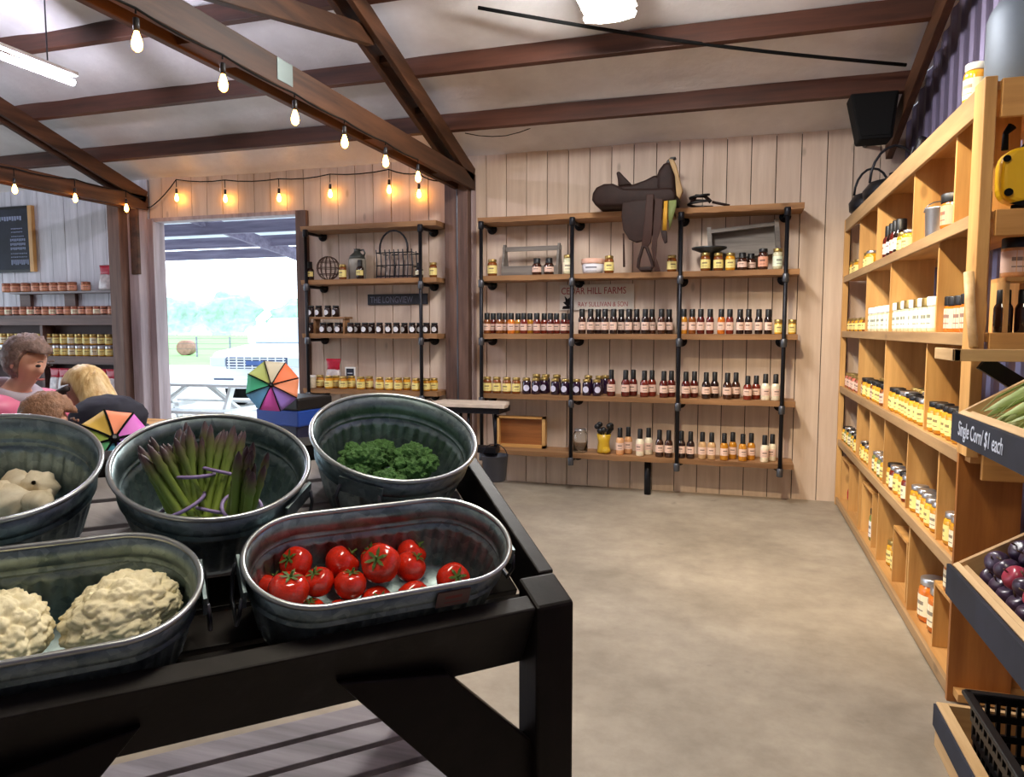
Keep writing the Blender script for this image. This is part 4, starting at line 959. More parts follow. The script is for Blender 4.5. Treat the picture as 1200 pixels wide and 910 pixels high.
# plums
PLUM = plain('plum_skin', srgb(58, 40, 66), .32, var=.35, vscale=16, coat=.2)
PLUMR = plain('red_plum_skin', srgb(168, 52, 76), .3, var=.3, vscale=14, coat=.2)
def fruit_mesh(r, dent=.18, lobes=0):
    m = MB(); rings, seg = 12, 18
    for j in range(rings + 1):
        th = math.pi * j / rings
        for i in range(seg):
            a = 2 * math.pi * i / seg; q = 1 + lobes * math.cos(5 * a) * math.sin(th)
            z = -math.cos(th); zz = z * .92
            if z > .6: zz -= dent * ((z - .6) / .4) ** 2
            m.v.append((r * max(math.sin(th), .001) * math.cos(a) * q, r * max(math.sin(th), .001) * math.sin(a) * q, r * zz))
    for j in range(rings):
        for i in range(seg): m.f.append((j * seg + i, j * seg + (i + 1) % seg, (j + 1) * seg + (i + 1) % seg, (j + 1) * seg + i))
    return m.mesh('fruit', True)
_plum = fruit_mesh(.037, .2)
_stem = MB().tube([(0, 0, .028), (.003, 0, .036), (.007, 0, .045)], .0025, 5).mesh('stem', True)
BRN = plain('twig', srgb(90, 66, 40), .7)
k = 0
for layer in range(2):
    for i in range(4 - layer):
        for j in range(8 - layer):
            u = .072 + .074 * i + layer * .038 + R.uniform(-.004, .004); v = -.062 - .077 * j - layer * .038 + R.uniform(-.004, .004)
            if layer == 1 and R.random() < .12: continue
            k += 1; red = (layer == 1 and (i, j) in ((0, 2), (0, 4)))
            lb = f"{'pinkish red' if red else 'dark purple'} plum, {nth(i + 1)} across and {nth(j + 1)} from far end, {'upper' if layer else 'lower'} layer"
            T = thing('plum', lb, 'plum', M=PM @ Matrix.Translation((u, v, -.068 + layer * .056)) @ Matrix.Rotation(R.uniform(0, 6), 4, 'Z') @ Matrix.Rotation(R.uniform(-.7, .7), 4, 'X')); T['group'] = 'plums in the tilted crate'
            link('skin', _plum, PLUMR if red else PLUM, T); link('stem', _stem, BRN, T)
# bottom crate on the floor with a black plastic basket in it
T = thing('floor_crate', 'pale pine floor crate with a chalk strip around a black basket', 'crate', (SX, 2.75, 0)); zt = .158
MB().box(SX, SX + .035, 1.5, 2.75, 0, zt).build('front_board', CRATEW, T, bevel=.002); MB().box(SX - .008, SX, 1.5, 2.75, zt - .085, zt - .008).build('chalk_strip', CHALK, T)
MB().box(SX + .035, 1.12, 2.73, 2.75, 0, zt).build('side_board', CRATEX, T); MB().box(SX + .035, 1.12, 1.5, 1.52, 0, zt).build('side_board', CRATEX, T); MB().box(1.10, 1.12, 1.52, 2.73, 0, zt).build('back_board', CRATEW, T)
MB().box(SX + .035, 1.10, 1.52, 2.73, .002, .014).build('bottom_board', CRATEX, T)
T = thing('plastic_basket', 'black slotted plastic basket sitting in the floor crate', 'basket', (.92, 2.36, .016))
bw, bl, bh = .145, .20, .26
for s in (-1, 1):
    for (nm, axis) in (('long_side', 0), ('short_side', 1)):
        m = MB(); half = bl if axis == 0 else bw; off = bw if axis == 0 else bl
        def bxx(a0, a1, z0, z1):
            e0 = 1 + .16 * (z0 / bh); 
            if axis == 0: m.box(s * off * e0 - .006, s * off * e0 + .006, a0, a1, z0, z1)
            else: m.box(a0, a1, s * off * e0 - .006, s * off * e0 + .006, z0, z1)
        for zz in (0, .06, .12, .18): bxx(-half - .01, half + .01, zz, zz + .022)
        bxx(-half - .03, half + .03, .235, .26)
        for i in range(11):
            a = -half + 2 * half * i / 10
            for zz in (.02, .08, .14, .2): bxx(a - .006, a + .006, zz, zz + .042)
        m.build('slotted_side', BLACK, T, w=False)
MB().box(-bw, bw, -bl, bl, 0, .008).build('bottom', BLACK, T, w=False)
MB().box(-bw * 1.25, bw * 1.25, -bl * 1.25, bl * 1.25, .255, .262)
for s in (-1, 1):
    MB().box(s * bw * 1.19 - .014, s * bw * 1.19 + .014, -bl * 1.22, bl * 1.22, .25, .265).build('rim', BLACK, T, w=False, bevel=.004)
    MB().box(-bw * 1.22, bw * 1.22, s * bl * 1.19 - .014, s * bl * 1.19 + .014, .25, .265).build('rim', BLACK, T, w=False, bevel=.004)
# wooden handle leaning against the unit
a, b = onX(1128, 322, .79), onX(1139, 404, .79)
T = thing('wooden_rod', 'pale turned wooden rod leaning against the corner post', 'rod', (b.x, b.y, 1.388))
m = MB(); m.tube([(.80, 2.90, 1.388), (.80, 2.96, 1.52), (.80, 3.0, 1.655)], [.015, .016, .018], 12); m.build('shaft', CRATEW, T, smooth=True)

# ================================================================== TILTED PRODUCE TABLE AND ITS TUBS
A1 = rad(45.4); TILT = rad(24.5)
d1 = Vector((math.sin(A1), math.cos(A1), 0)); hor = Vector((-math.cos(A1), math.sin(A1), 0))
e2 = hor * math.cos(TILT) + Vector((0, 0, math.sin(TILT))); nn = d1.cross(e2).normalized()
P0 = atdepth(673, 702, 1.45)
TM = Matrix(((d1.x, e2.x, nn.x, P0.x), (d1.y, e2.y, nn.y, P0.y), (d1.z, e2.z, nn.z, P0.z), (0, 0, 0, 1)))
def tpt(s, t, h): return TM @ Vector((-s, t, h))       # s along the front rail from the corner, t up the slope
def tray_pt(px, py, h):
    d = ray(px, py); k = (h - (EYEP - P0).dot(nn)) / d.dot(nn); q = EYEP + d * k - P0
    return (-q.dot(d1), q.dot(e2))
TL, TW = 1.25, 0.76
TB = thing('produce_table', 'dark stained tilted display table carrying the metal tubs', 'table', (P0.x, P0.y, 0))
def tbox(name, s0, s1, t0, t1, h0, h1, mat=DARKW, bev=.004):
    m = MB(); c = tpt((s0 + s1) / 2, (t0 + t1) / 2, (h0 + h1) / 2)
    m.obox(c, d1 * (s1 - s0) / 2, e2 * (t1 - t0) / 2, nn * (h1 - h0) / 2); return m.build(name, mat, TB, bevel=bev)
def vpost(name, s, t, w1, w2, zbot, mat=DARKZ):
    m = MB(); c = tpt(s, t, 0); top = c.z
    a = d1 * w1 / 2; b = hor * w2 / 2; dz = math.tan(TILT) * w2 / 2
    vs = []
    for i in (-1, 1):
        for j in (-1, 1):
            for z in (zbot, top + j * dz): vs.append(Vector((c.x, c.y, 0)) + a * i + b * j + Vector((0, 0, z)))
    m.add(vs, [(0, 1, 3, 2), (4, 6, 7, 5), (0, 4, 5, 1), (2, 3, 7, 6), (0, 2, 6, 4), (1, 5, 7, 3)]); return m.build(name, mat, TB, bevel=.006)
for s in (.045, TL - .045):
    vpost('leg', s, .04, .085, .08, 0); vpost('leg', s, TW - .045, .085, .09, 0)
RAILW = wood('rail_worn', srgb(18, 14, 13), srgb(32, 26, 25), 0, .5, .8, .03, .3, worn=srgb(44, 40, 40), spec=.3)
tbox('front_rail', .085, TL - .085, .0, .04, -.150, -.005, RAILW); tbox('back_rail', .09, TL - .09, TW - .04, TW, -.16, -.06, RAILW)
tbox('side_rail', -.002, .034, .09, TW - .09, -.105, -.003, RAILW); tbox('side_rail', TL - .034, TL + .002, .09, TW - .09, -.105, -.003, RAILW)
for k in range(7):
    t0 = .045 + (TW - .09) * k / 7; tbox('deck_slat', .036, TL - .036, t0 + .006, t0 + (TW - .09) / 7 - .006, -.118, -.10, GREYW if k >= 3 else DARKW, .002)
# front brace in the plane of the front legs, lower slatted shelf
fz = hor
def fpt(px, py):
    d = ray(px, py); k = ((P0 + hor * .02) - EYEP).dot(hor) / d.dot(hor); return EYEP + d * k
q = [fpt(526, 790), fpt(627, 871), fpt(640, 1010), fpt(395, 800)]
m = MB(); n4 = len(q); off = hor * .04
F4 = [(0, 1, 2, 3), (7, 6, 5, 4)] + [(i, i + 4, (i + 1) % 4 + 4, (i + 1) % 4) for i in range(4)]
m.add([*q, *[p + off for p in q]], F4); o = m.build('brace', DARKW, TB, bevel=.004); fixn(o.data)
mir = lambda p: p + d1 * (-TL - 2 * (p - P0).dot(d1))
m = MB(); m.add([*[mir(p) for p in q], *[mir(p) + off for p in q]], F4); o = m.build('brace', DARKW, TB, bevel=.004); fixn(o.data)
zs = .38
for k in range(6):
    h0 = .10 + k * .112
    c0 = P0 + hor * (h0 + .045); c0.z = zs
    m = MB(); m.obox(c0 - d1 * (TL / 2), d1 * (TL / 2 - .05), hor * .045, Vector((0, 0, .011))); m.build('shelf_slat', GREYW, TB, bevel=.003)
for s in (.05, TL - .05):
    c = P0 - d1 * s; a = Vector((c.x, c.y, zs - .045)) + hor * .05; b = Vector((c.x, c.y, zs - .045)) + hor * .70
    m = MB(); m.bar(a, b, .04, .06); m.build('shelf_bearer', DARKW, TB)

def tub(label, s, t, hb, depth, L, Rr, nrib, handles, rim_h=None):
    """stadium tub: half straight length L, end radius Rr, rim hb+depth above the rail plane"""
    M = TM @ Matrix.Translation((-s, t, hb)); T = thing('metal_tub', label, 'tub', M=M)
    N = 240; per = 4 * L + 2 * math.pi * Rr
    def ring(rs, z, amp):
        o = []
        for i in range(N):
            u = per * i / N
            if u < 2 * L: c = Vector((-L + u, -1 * 0, 0)); base = Vector((-L + u, 0, 0)); nr = Vector((0, -1, 0))
            elif u < 2 * L + math.pi * Rr: a = -math.pi / 2 + (u - 2 * L) / Rr; base = Vector((L, 0, 0)); nr = Vector((math.cos(a), math.sin(a), 0))
            elif u < 4 * L + math.pi * Rr: base = Vector((L - (u - 2 * L - math.pi * Rr), 0, 0)); nr = Vector((0, 1, 0))
            else: a = math.pi / 2 + (u - 4 * L - math.pi * Rr) / Rr; base = Vector((-L, 0, 0)); nr = Vector((math.cos(a), math.sin(a), 0))
            w = amp * max(0, math.cos(2 * math.pi * nrib * i / N)) ** 2
            p = base + nr * (rs + w); o.append((p.x, p.y, z))
        return o
    r0, r1 = Rr * .74, Rr; prof = []
    for (u, dr, amp) in ((0, 0, 0), (.06, .0, 0), (.10, 0, .004), (.40, 0, .005), (.56, 0, .005), (.60, 0, 0), (.63, .006, 0), (.655, .007, 0), (.68, .0, 0), (.70, .0, 0), (.725, .005, 0), (.75, 0, 0), (.97, 0, 0)):
        prof.append((r0 + (r1 - r0) * u + dr, depth * u, amp))
    m = MB(); rings = [ring(*p) for p in prof]
    inner = [ring(p[0] - .003, max(p[1], .004), p[2]) for p in prof][::-1]
    allr = rings + inner
    for r_ in allr: m.v += r_
    for j in range(len(allr) - 1):
        for i in range(N): m.f.append((j * N + i, j * N + (i + 1) % N, (j + 1) * N + (i + 1) % N, (j + 1) * N + i))
    m.f.append(tuple(range(N))[::-1]); m.f.append(tuple((len(allr) - 1) * N + i for i in range(N)))
    m.build('shell', GALV, T, w=False, smooth=True)
    MB().tube([Vector(p) for p in ring(r1 + .001, depth * .985, 0)], .0055, 8, True).build('rolled_rim', RIMM, T, w=False, smooth=True)
    for a in handles:
        ca, sa = math.cos(a), math.sin(a); px = (L if ca > .3 else -L if ca < -.3 else 0) + r1 * ca; py = r1 * sa; tn = Vector((-sa, ca, 0)); c = Vector((px, py, depth * .80)); out = Vector((ca, sa, 0))
        MB().obox(c + out * .004, tn * .05, out * .003, Vector((0, 0, .018))).build('handle_plate', GALV, T, w=False)
        MB().tube([c + tn * .045 + out * .008, c + tn * .05 + out * .012 - Vector((0, 0, .03)), c + tn * .035 + out * .014 - Vector((0, 0, .07)), c - tn * .035 + out * .014 - Vector((0, 0, .07)), c - tn * .05 + out * .012 - Vector((0, 0, .03)), c - tn * .045 + out * .008], .004, 6).build('bail_handle', STEELC, T, w=False, smooth=True)
    return T, M
DK = -.099
TT, TTM = tub('low oval metal tub of tomatoes at the table corner', .352, .165, DK, .161, .13, .126, 44, (0, math.pi))
m = MB(); m.box(-.033, .033, -.003, .0, -.018, .018); m2 = m.build('price_sticker', label_mat('sticker', srgb(120, 96, 88), srgb(150, 60, 50)), TT, w=False); m2.location = (.10, -.124, .124)
CT2, CTM = tub('low oval metal tub of cauliflower at the front rail', .935, .165, DK, .161, .13, .126, 44, (0, math.pi))
BT, BTM = tub('round metal bucket of broccoli by the side rail', .222, .528, DK, .181, .001, .192, 36, (rad(232), rad(112)))
AT, ATM = tub('round metal bucket of banded asparagus, middle of the back row', .630, .470, DK, .181, .001, .187, 36, (rad(-38), rad(80)))
GT, GTM = tub('round metal bucket of garlic bulbs, back row beside the asparagus', 1.010, .52, DK, .181, .001, .177, 36, (rad(70), rad(250)))

# tomatoes
TOMR = plain('tomato_skin', srgb(216, 44, 20), .16, var=.18, vscale=9, coat=.6)
STEMG = plain('tomato_calyx', srgb(84, 110, 44), .6)
_tom = fruit_mesh(1.0, .22, .025)
cx = MB()
for k in range(6):
    a = k * math.pi / 3; p0 = Vector((.05 * math.cos(a), .05 * math.sin(a), .74)); p1 = Vector((.38 * math.cos(a), .38 * math.sin(a), .80)); p2 = Vector((.62 * math.cos(a), .62 * math.sin(a), .86 if k % 2 else .74)); tn = Vector((-math.sin(a), math.cos(a), 0))
    o = len(cx.v); cx.v += [tuple(p0 - tn * .06), tuple(p0 + tn * .06), tuple(p1 - tn * .09), tuple(p1 + tn * .09), tuple(p2)]; cx.f += [(o, o + 1, o + 3, o + 2), (o + 2, o + 3, o + 4)]
cx.tube([(0, 0, .70), (.03, 0, .9), (.10, .02, 1.05)], [.07, .055, .06], 6)
_cal = cx.mesh('calyx', False)
tl_ = [(343, 690, 20, -.02), (349, 666, 16.5, -.025), (317, 684, 15, -.05), (376, 686, 15.5, -.035), (401, 664, 17.5, -.03), (408, 688, 16, -.035), (371, 705, 13, -.05), (398, 707, 14, -.05), (440, 651, 16, -.04), (442, 673, 19.5, -.02), (438, 697, 17, -.045), (477, 670, 16, -.035), (478, 645, 15, -.04), (483, 689, 17.5, -.05), (531, 679, 17, -.05)]
pos = []
for (px, py, rp, h) in tl_:
    s, t = tray_pt(px, py, h); w = tpt(s, t, h); r = 1.2 * rp * (w - EYEP).dot(FW) / FPX; pos.append([Vector((-s, t, h)), r])
for _ in range(60):
    for i in range(len(pos)):
        for j in range(i):
            d = pos[i][0] - pos[j][0]; g = pos[i][1] * .98 + pos[j][1] * .98 - d.length
            if g > 0: d.normalize(); pos[i][0] += d * g * .5; pos[j][0] -= d * g * .5
    for p in pos:
        p[0].z = max(p[0].z, DK + .008 + p[1]); 
        q = Vector((p[0].x + .352, p[0].y - .165)); lim = .116 - p[1] * .98; q.x = q.x; e = Vector((max(0, abs(q.x) - .13) * math.copysign(1, q.x), q.y))
        if e.length > lim: f_ = lim / e.length; p[0].y = .165 + e.y * f_; p[0].x = -.352 + math.copysign(min(abs(q.x), .13), q.x) + e.x * f_
wh = ['far left edge', 'large one in front at the left', 'behind'] 
for i, (p, r) in enumerate(pos):
    tilt_ = Matrix.Rotation(R.uniform(-.9, .9), 4, 'X') @ Matrix.Rotation(R.uniform(-.9, .9), 4, 'Y')
    if i in (10, 13, 14): tilt_ = Matrix.Rotation(rad(35), 4, 'X')
    order = sorted(range(len(pos)), key=lambda k: pos[k][0].x).index(i) + 1
    sz = 'largest' if i == 0 else ('small' if r < .026 else 'medium')
    T = thing('tomato', f'{sz} glossy red tomato in the oval tub, {nth(order)} from the left', 'tomato', M=TM @ Matrix.Translation(p) @ tilt_ @ Matrix.Scale(r, 4)); T['group'] = 'tomatoes in the oval tub'
    link('skin', _tom, TOMR, T); link('calyx', _cal, STEMG, T)

# brassica heads: one continuous bumpy surface each
import bmesh
def bumpy(name, r, sc, cells, amp, seed, sub=6, fine=0.0, fsc=60):
    bm = bmesh.new(); bmesh.ops.create_icosphere(bm, subdivisions=sub, radius=1.0)
    for v in bm.verts:
        n = v.co.normalized(); q = n * cells + Vector((seed, seed * 2.1, seed * .7))
        d = noise.voronoi(q)[0]; b1 = (1 - min(1, d[0] * 1.15) ** 2); 
        d2 = noise.voronoi(q * 2.9)[0]; b2 = (1 - min(1, d2[0] * 1.2) ** 2); k = 1 + amp * (b1 - .5) + amp * .38 * (b2 - .5)
        if fine: d3 = noise.voronoi(q * 8)[0]; k += fine * (1 - min(1, d3[0] * 1.2) ** 2)
        if n.z < -.2: k = 1 + (k - 1) * max(0, 1 + (n.z + .2) * 2)
        v.co = Vector((n.x * sc[0], n.y * sc[1], n.z * sc[2])) * (r * k)
    me = bpy.data.meshes.new(name); bm.to_mesh(me); bm.free(); me.polygons.foreach_set('use_smooth', [True] * len(me.polygons)); return me
CAUL = plain('cauliflower_curd', srgb(250, 238, 198), .6, var=.04, vscale=24, bump=.12, bscale=300)
LEAFG = plain('cabbage_leaf', srgb(130, 160, 80), .6, var=.2)
def veg(name, label, me, mat, px, py, h, stem_r, stem_h, stem_mat, group, rot=0, part='curd'):
    s, t = tray_pt(px, py, h); T = thing(name, label, name.replace('_head', ''), M=TM @ Matrix.Translation((-s, t, h)) @ Matrix.Rotation(rot, 4, 'Z')); T['group'] = group
    link(part, me, mat, T)
    MB().lathe([(stem_r * .85, -stem_h), (stem_r, -stem_h * .5), (stem_r * 1.3, -.01)], 14).build('stalk', stem_mat, T, w=False, smooth=True); return T
veg('cauliflower_head', 'whole cream cauliflower head, the right one in the oval tub', bumpy('curd', .080, (1.10, .86, .78), 3.3, .20, 1.3, 6, .02), CAUL, 143, 720, -.014, .03, .05, LEAFG, 'cauliflower in the oval tub', .4)
veg('cauliflower_head', 'cream cauliflower head cut by the picture edge in the oval tub', bumpy('curd', .080, (1.0, .92, .8), 3.3, .20, 5.1, 6, .02), CAUL, -8, 748, -.014, .03, .05, LEAFG, 'cauliflower in the oval tub', 1.2)
BROC = plain('broccoli_floret', srgb(84, 128, 66), .75, var=.3, vscale=60, bump=.8, bscale=300)
STK = plain('broccoli_stalk', srgb(126, 156, 84), .6)
for k, (px, py, h, r, lb) in enumerate(((425, 541, -.035, .048, 'dark green broccoli head lying at the left of the bucket'), (486, 543, -.030, .050, 'dark green broccoli head lying at the right of the bucket'), (457, 566, -.045, .036, 'small broccoli head at the front of the bucket'), (446, 532, -.04, .036, 'broccoli head tucked behind the others in the bucket'))):
    veg('broccoli_head', lb, bumpy('crown', r, (1.1, 1, .78), 1.9, .55, k * 3.3, 6, .07), BROC, px, py, h, .018, .04, STK, 'broccoli in the round bucket', k, 'crown')
# garlic
GARL = wood('garlic_skin', srgb(206, 190, 160), srgb(240, 230, 208), 2, .6, 2.0, .08, .2)
g = MB(); N = 24
for (r, z) in ((.004, 0), (.02, .002), (.033, .012), (.036, .026), (.030, .042), (.016, .056), (.008, .062), (.006, .068), (.004, .072)):
    for i in range(N):
        a = 2 * math.pi * i / N; q = r * (1 + (.09 * math.cos(7 * a) if r > .012 else 0)); g.v.append((q * math.cos(a), q * math.sin(a), z - .03))
for j in range(8):
    for i in range(N): g.f.append((j * N + i, j * N + (i + 1) % N, (j + 1) * N + (i + 1) % N, (j + 1) * N + i))
_gar = g.mesh('bulb', True)
_root = MB().lathe([(.008, -.036), (.012, -.033), (.010, -.028)], 10).mesh('root_plate', True)
gl = ((43, 572, -.04, 1.1), (14, 588, -.04, 1.1), (46, 590, -.04, .9), (-12, 582, -.04, 1.1), (20, 570, -.045, 1.0), (-30, 572, -.04, 1.1))
for k, (px, py, h, s_) in enumerate(gl):
    s, t = tray_pt(px, py, h)
    T = thing('garlic_bulb', f'pale garlic bulb in the round bucket, {nth(sorted([q[0] for q in gl], reverse=True).index(px) + 1)} from the asparagus side', 'garlic', M=TM @ Matrix.Translation((-s, t, h)) @ Matrix.Rotation(k * 1.3, 4, 'Z') @ Matrix.Rotation(.7 + .3 * k, 4, 'X') @ Matrix.Scale(s_, 4)); T['group'] = 'garlic in the round bucket'
    link('bulb', _gar, GARL, T); link('root_plate', _root, BRN, T)
# asparagus: spears with scaly tips, held by lilac bands
m, nt, bsd = _new('asparagus_skin')
tc = nt.nodes.new('ShaderNodeTexCoord'); sx = nt.nodes.new('ShaderNodeSeparateXYZ'); nt.links.new(tc.outputs['Generated'], sx.inputs[0])
rp = _ramp(nt, sx.outputs[2], [(0, srgb(200, 206, 140)), (.2, srgb(156, 178, 74)), (.72, srgb(126, 150, 70)), (.86, srgb(110, 112, 72)), (.94, srgb(88, 66, 72)), (1, srgb(62, 46, 58))])
nt.links.new(_objvar(nt, rp.outputs[0], .2), bsd.inputs['Base Color']); bsd.inputs['Roughness'].default_value = .45; ASP = m
sm = MB(); N = 10; Z = []
for i in range(23):
    z = i / 22; r = .0062 if z < .72 else .0062 * (1.12 - .2 * (z - .72) / .28)
    if z > .70: r *= 1 + .22 * (1 if i % 2 else -.2)
    if z > .92: r *= (1.02 - z) / .10
    for k in range(N): sm.v.append((max(r, .0006) * math.cos(2 * math.pi * k / N), max(r, .0006) * math.sin(2 * math.pi * k / N), z * .24))
for i in range(22):
    for k in range(N): sm.f.append((i * N + k, i * N + (k + 1) % N, (i + 1) * N + (k + 1) % N, (i + 1) * N + k))
_spear = sm.mesh('spear', True)
BAND = plain('lilac_band', srgb(150, 130, 186), .5)
def bunch(label, tip, low, bands, nsp, R0, seed):
    rr = random.Random(seed)
    s, t = tray_pt(*tip, .10); a = Vector((-s, t, .10)); s, t = tray_pt(*low, .02); b = Vector((-s, t, .02)); dv = (a - b).normalized()
    base = b + dv * ((DK + .024 - b.z) / dv.z)
    ctr = Vector((-.630, .470)); e = Vector((base.x, base.y)) - ctr; lim = .112 - R0
    if e.length > lim: e *= lim / e.length; base.x, base.y = ctr.x + e.x, ctr.y + e.y
    dv = (a - base).normalized()
    zq = dv; xq = Vector((1, 0, 0)); xq = (xq - zq * xq.dot(zq)).normalized(); yq = zq.cross(xq)
    M = TM @ Matrix.Translation(base) @ Matrix((xq, yq, zq)).transposed().to_4x4()
    T = thing('asparagus_bunch', label, 'asparagus', M=M); T['group'] = 'asparagus in the round bucket'
    for k in range(nsp):
        rad_ = R0 * math.sqrt((k + .5) / nsp); an = k * 2.4; o = link('spear', _spear, ASP, T)
        o.location = (rad_ * math.cos(an), rad_ * math.sin(an), rr.uniform(0, .006)); o.rotation_euler = (-.10 * math.sin(an) * rad_ / R0 * rr.uniform(.2, 1.4), .10 * math.cos(an) * rad_ / R0 * rr.uniform(.2, 1.4), an); q = rr.uniform(.86, 1.04); w_ = rr.uniform(1.0, 1.4); o.scale = (w_, w_, q)
    for z in bands:
        rb = R0 + .009 + .04 * z * R0 / .03
        MB().tube([(rb * math.cos(u), rb * math.sin(u), z + .004 * math.sin(u)) for u in [2 * math.pi * i / 24 for i in range(24)]], .004, 6, True).build('rubber_band', BAND, T, w=False, smooth=True)
bunch('asparagus bunch leaning at the left of the bucket with one band', (180, 533), (206, 590), (.10,), 18, .033, 1)
bunch('middle asparagus bunch with a band near the tips', (224, 521), (214, 584), (.145,), 18, .032, 2)
bunch('tallest asparagus bunch with two lilac bands', (272, 511), (247, 584), (.075, .155), 24, .034, 3)
bunch('short asparagus bunch sunk low behind the tall one', (290, 560), (288, 600), (.10,), 12, .026, 4)

# ================================================================== WEST BAY: WALL SHELVING
LX0, LX1 = -8.75, -6.56
WS = thing('wall_shelving', 'dark walnut wall shelving packed with jars on the whitewashed wall', 'shelving', ((LX0 + LX1) / 2, 6.4, 0))
LZ = (1.884, 1.615, 1.150)
MB().box(-8.1, LX1, 6.38, 6.545, 1.862, 1.884).build('shelf_board', GREYW, WS)
MB().box(LX0, LX1, 6.36, 6.545, 1.575, 1.615).build('shelf_board', WALNUT, WS, bevel=.002)
MB().box(LX0, LX1, 6.36, 6.38, 1.50, 1.575).build('fascia', WALNUT, WS, bevel=.002)
MB().box(LX0, LX1, 6.34, 6.545, 1.11, 1.150).build('shelf_board', WALNUT, WS, bevel=.002)
MB().box(LX0, LX1, 6.40, 6.545, 1.262, 1.276).build('shelf_board', WALNUT, WS)
MB().box(LX0, LX1, 6.33, 6.35, 1.06, 1.13).build('fascia', WALNUT, WS, bevel=.002)
MB().box(LX0, LX1, 6.535, 6.545, 0, 1.575).build('back_panel', plain('walnut_back', srgb(74, 54, 54), .7), WS)
MB().box(LX0, LX1, 6.22, 6.545, .70, .74).build('shelf_board', WALNUT, WS, bevel=.002)
MB().box(LX0, LX1, 6.24, 6.26, 0, .70).build('front_panel', WALNUT, WS)
for xx in (LX0, -7.66, LX1 - .04):
    MB().box(xx, xx + .04, 6.37, 6.545, 0, 1.575).build('upright', WALNUT, WS, bevel=.002)
for xx in (-7.42, -8.1): MB().box(xx, xx + .16, 6.50, 6.545, 1.62, 1.862).build('bracket', WALNUT, WS)
L_ = 'west bay '
def lrow(xs, hp, rp, z, Yp, seq, where, shape='squat', grp=None):
    for i, x in enumerate(xs):
        p = onY(x, 386, Yp); dep = (p - EYEP).dot(FW); bo, li, la = seq[i % len(seq)]
        jar('preserve_jar', f"{BODYW[bo]} jar with {li} lid on the west bay's {where}, {nth(i + 1)} from the left", 'jar', (p.x, Yp, z + .002), shape, rp * dep / FPX, hp * dep / FPX, bo, li, la, .75, 'jars on the west bay ' + where)
lrow((11, 21, 33, 45, 55, 66, 76, 87, 103), 10.5, 5.0, LZ[0], 6.44, [('peanut', 'copper', 'salmon')], 'top shelf')
lrow([3 + 8.6 * i for i in range(16)], 10, 4.2, LZ[1], 6.42, [('peanut', 'copper', 'salmon'), ('pink', 'copper', 'cream'), ('brown', 'copper', 'salmon')], 'second shelf')
lrow([4 + 8.8 * i for i in range(15)], 12.5, 4.3, 1.276, 6.46, [('honey', 'gold', 'cream'), ('amber', 'gold', 'yellow'), ('honey', 'gold', 'yellow')], 'third shelf')
lrow([4 + 8.8 * i for i in range(15)], 12.0, 4.3, LZ[2], 6.39, [('yellow', 'silver', 'cream'), ('honey', 'silver', 'yellow'), ('yellow', 'silver', 'yellow')], 'fourth shelf')
gift_bag(127, 6.44, LZ[0] + .002, .17, .27, 'clear gift bag with red bow at the end of the top shelf')
for k, px in enumerate((62, 72, 80, 92, 104, 116, 128)):
    gift_bag(px, 6.32, .742, .14, .26, f'red and clear gift bag low on the walnut shelving, {nth(k + 1)} from the left', 'gift bags on the lowest walnut shelf')
# chalkboard
p1 = onY(40, 318, 6.5); zt = onY(38, 240, 6.5).z
T = thing('chalkboard', 'large framed chalkboard with chalk lines on the whitewashed wall', 'chalkboard', (p1.x - .45, 6.52, p1.z))
x1 = p1.x; x0 = x1 - .95; z0 = p1.z
MB().box(x0, x1 - .05, 6.515, 6.54, z0 + .02, zt - .02).build('panel', CHALK, T)
MB().box(x1 - .06, x1, 6.50, 6.545, z0, zt).build('frame', PINEZ, T, bevel=.003); MB().box(x0 - .06, x0, 6.50, 6.545, z0, zt).build('frame', PINEZ, T, bevel=.003)
MB().box(x0, x1 - .06, 6.505, 6.545, zt - .03, zt).build('frame', DARKW, T); MB().box(x0, x1 - .06, 6.505, 6.545, z0, z0 + .03).build('frame', DARKW, T)
for k, (a, b, zz, hh) in enumerate(((.52, .16, .60, .05), (.34, .16, .50, .012), (.34, .16, .46, .012), (.34, .14, .41, .012), (.36, .12, .36, .03), (.36, .12, .31, .03), (.36, .12, .26, .03), (.36, .10, .21, .012), (.36, .10, .17, .012), (.36, .08, .085, .06))):
    m = MB(); w0, w1 = x1 - a, x1 - b; n = 9
    for i in range(n):
        u = w0 + (w1 - w0) * i / n; m.box(u, u + (w1 - w0) / n * .62, 6.512, 6.515, z0 + zz + (hh * .2 if i % 3 == 1 else 0), z0 + zz + hh)
    o = m.build('chalk_writing', plain('chalk_soft', srgb(150, 160, 190), .9), T); o['kind'] = 'stuff'

# ================================================================== PEOPLE
def skinned(name, joints, edges, mat, parent, sub=2, root=0, fn=None):
    me = bpy.data.meshes.new(name); me.from_pydata([j[0] for j in joints], edges, []); o = bpy.data.objects.new(name, me)
    o.modifiers.new('skin', 'SKIN')
    for i, j in enumerate(joints):
        rr = j[1]; sv = me.skin_vertices[0].data[i]; sv.radius = rr if isinstance(rr, tuple) else (rr, rr); sv.use_root = (i == root)
    s = o.modifiers.new('sub', 'SUBSURF'); s.levels = sub; s.render_levels = sub
    m2 = baked(o)
    if fn:
        cn = [(v.co.copy(), v.normal.copy()) for v in m2.vertices]
        flat = [x for c_, n_ in cn for x in fn(c_, n_)]; m2.vertices.foreach_set('co', flat); m2.update()
    m2.polygons.foreach_set('use_smooth', [True] * len(m2.polygons)); m2.materials.clear(); m2.name = name
    return link(name, m2, mat, parent)
SKIN = plain('skin', srgb(214, 160, 136), .5, var=.06)
LIP = plain('lips', srgb(176, 96, 92), .5); EYEM = plain('eye_dark', srgb(40, 28, 24), .3)
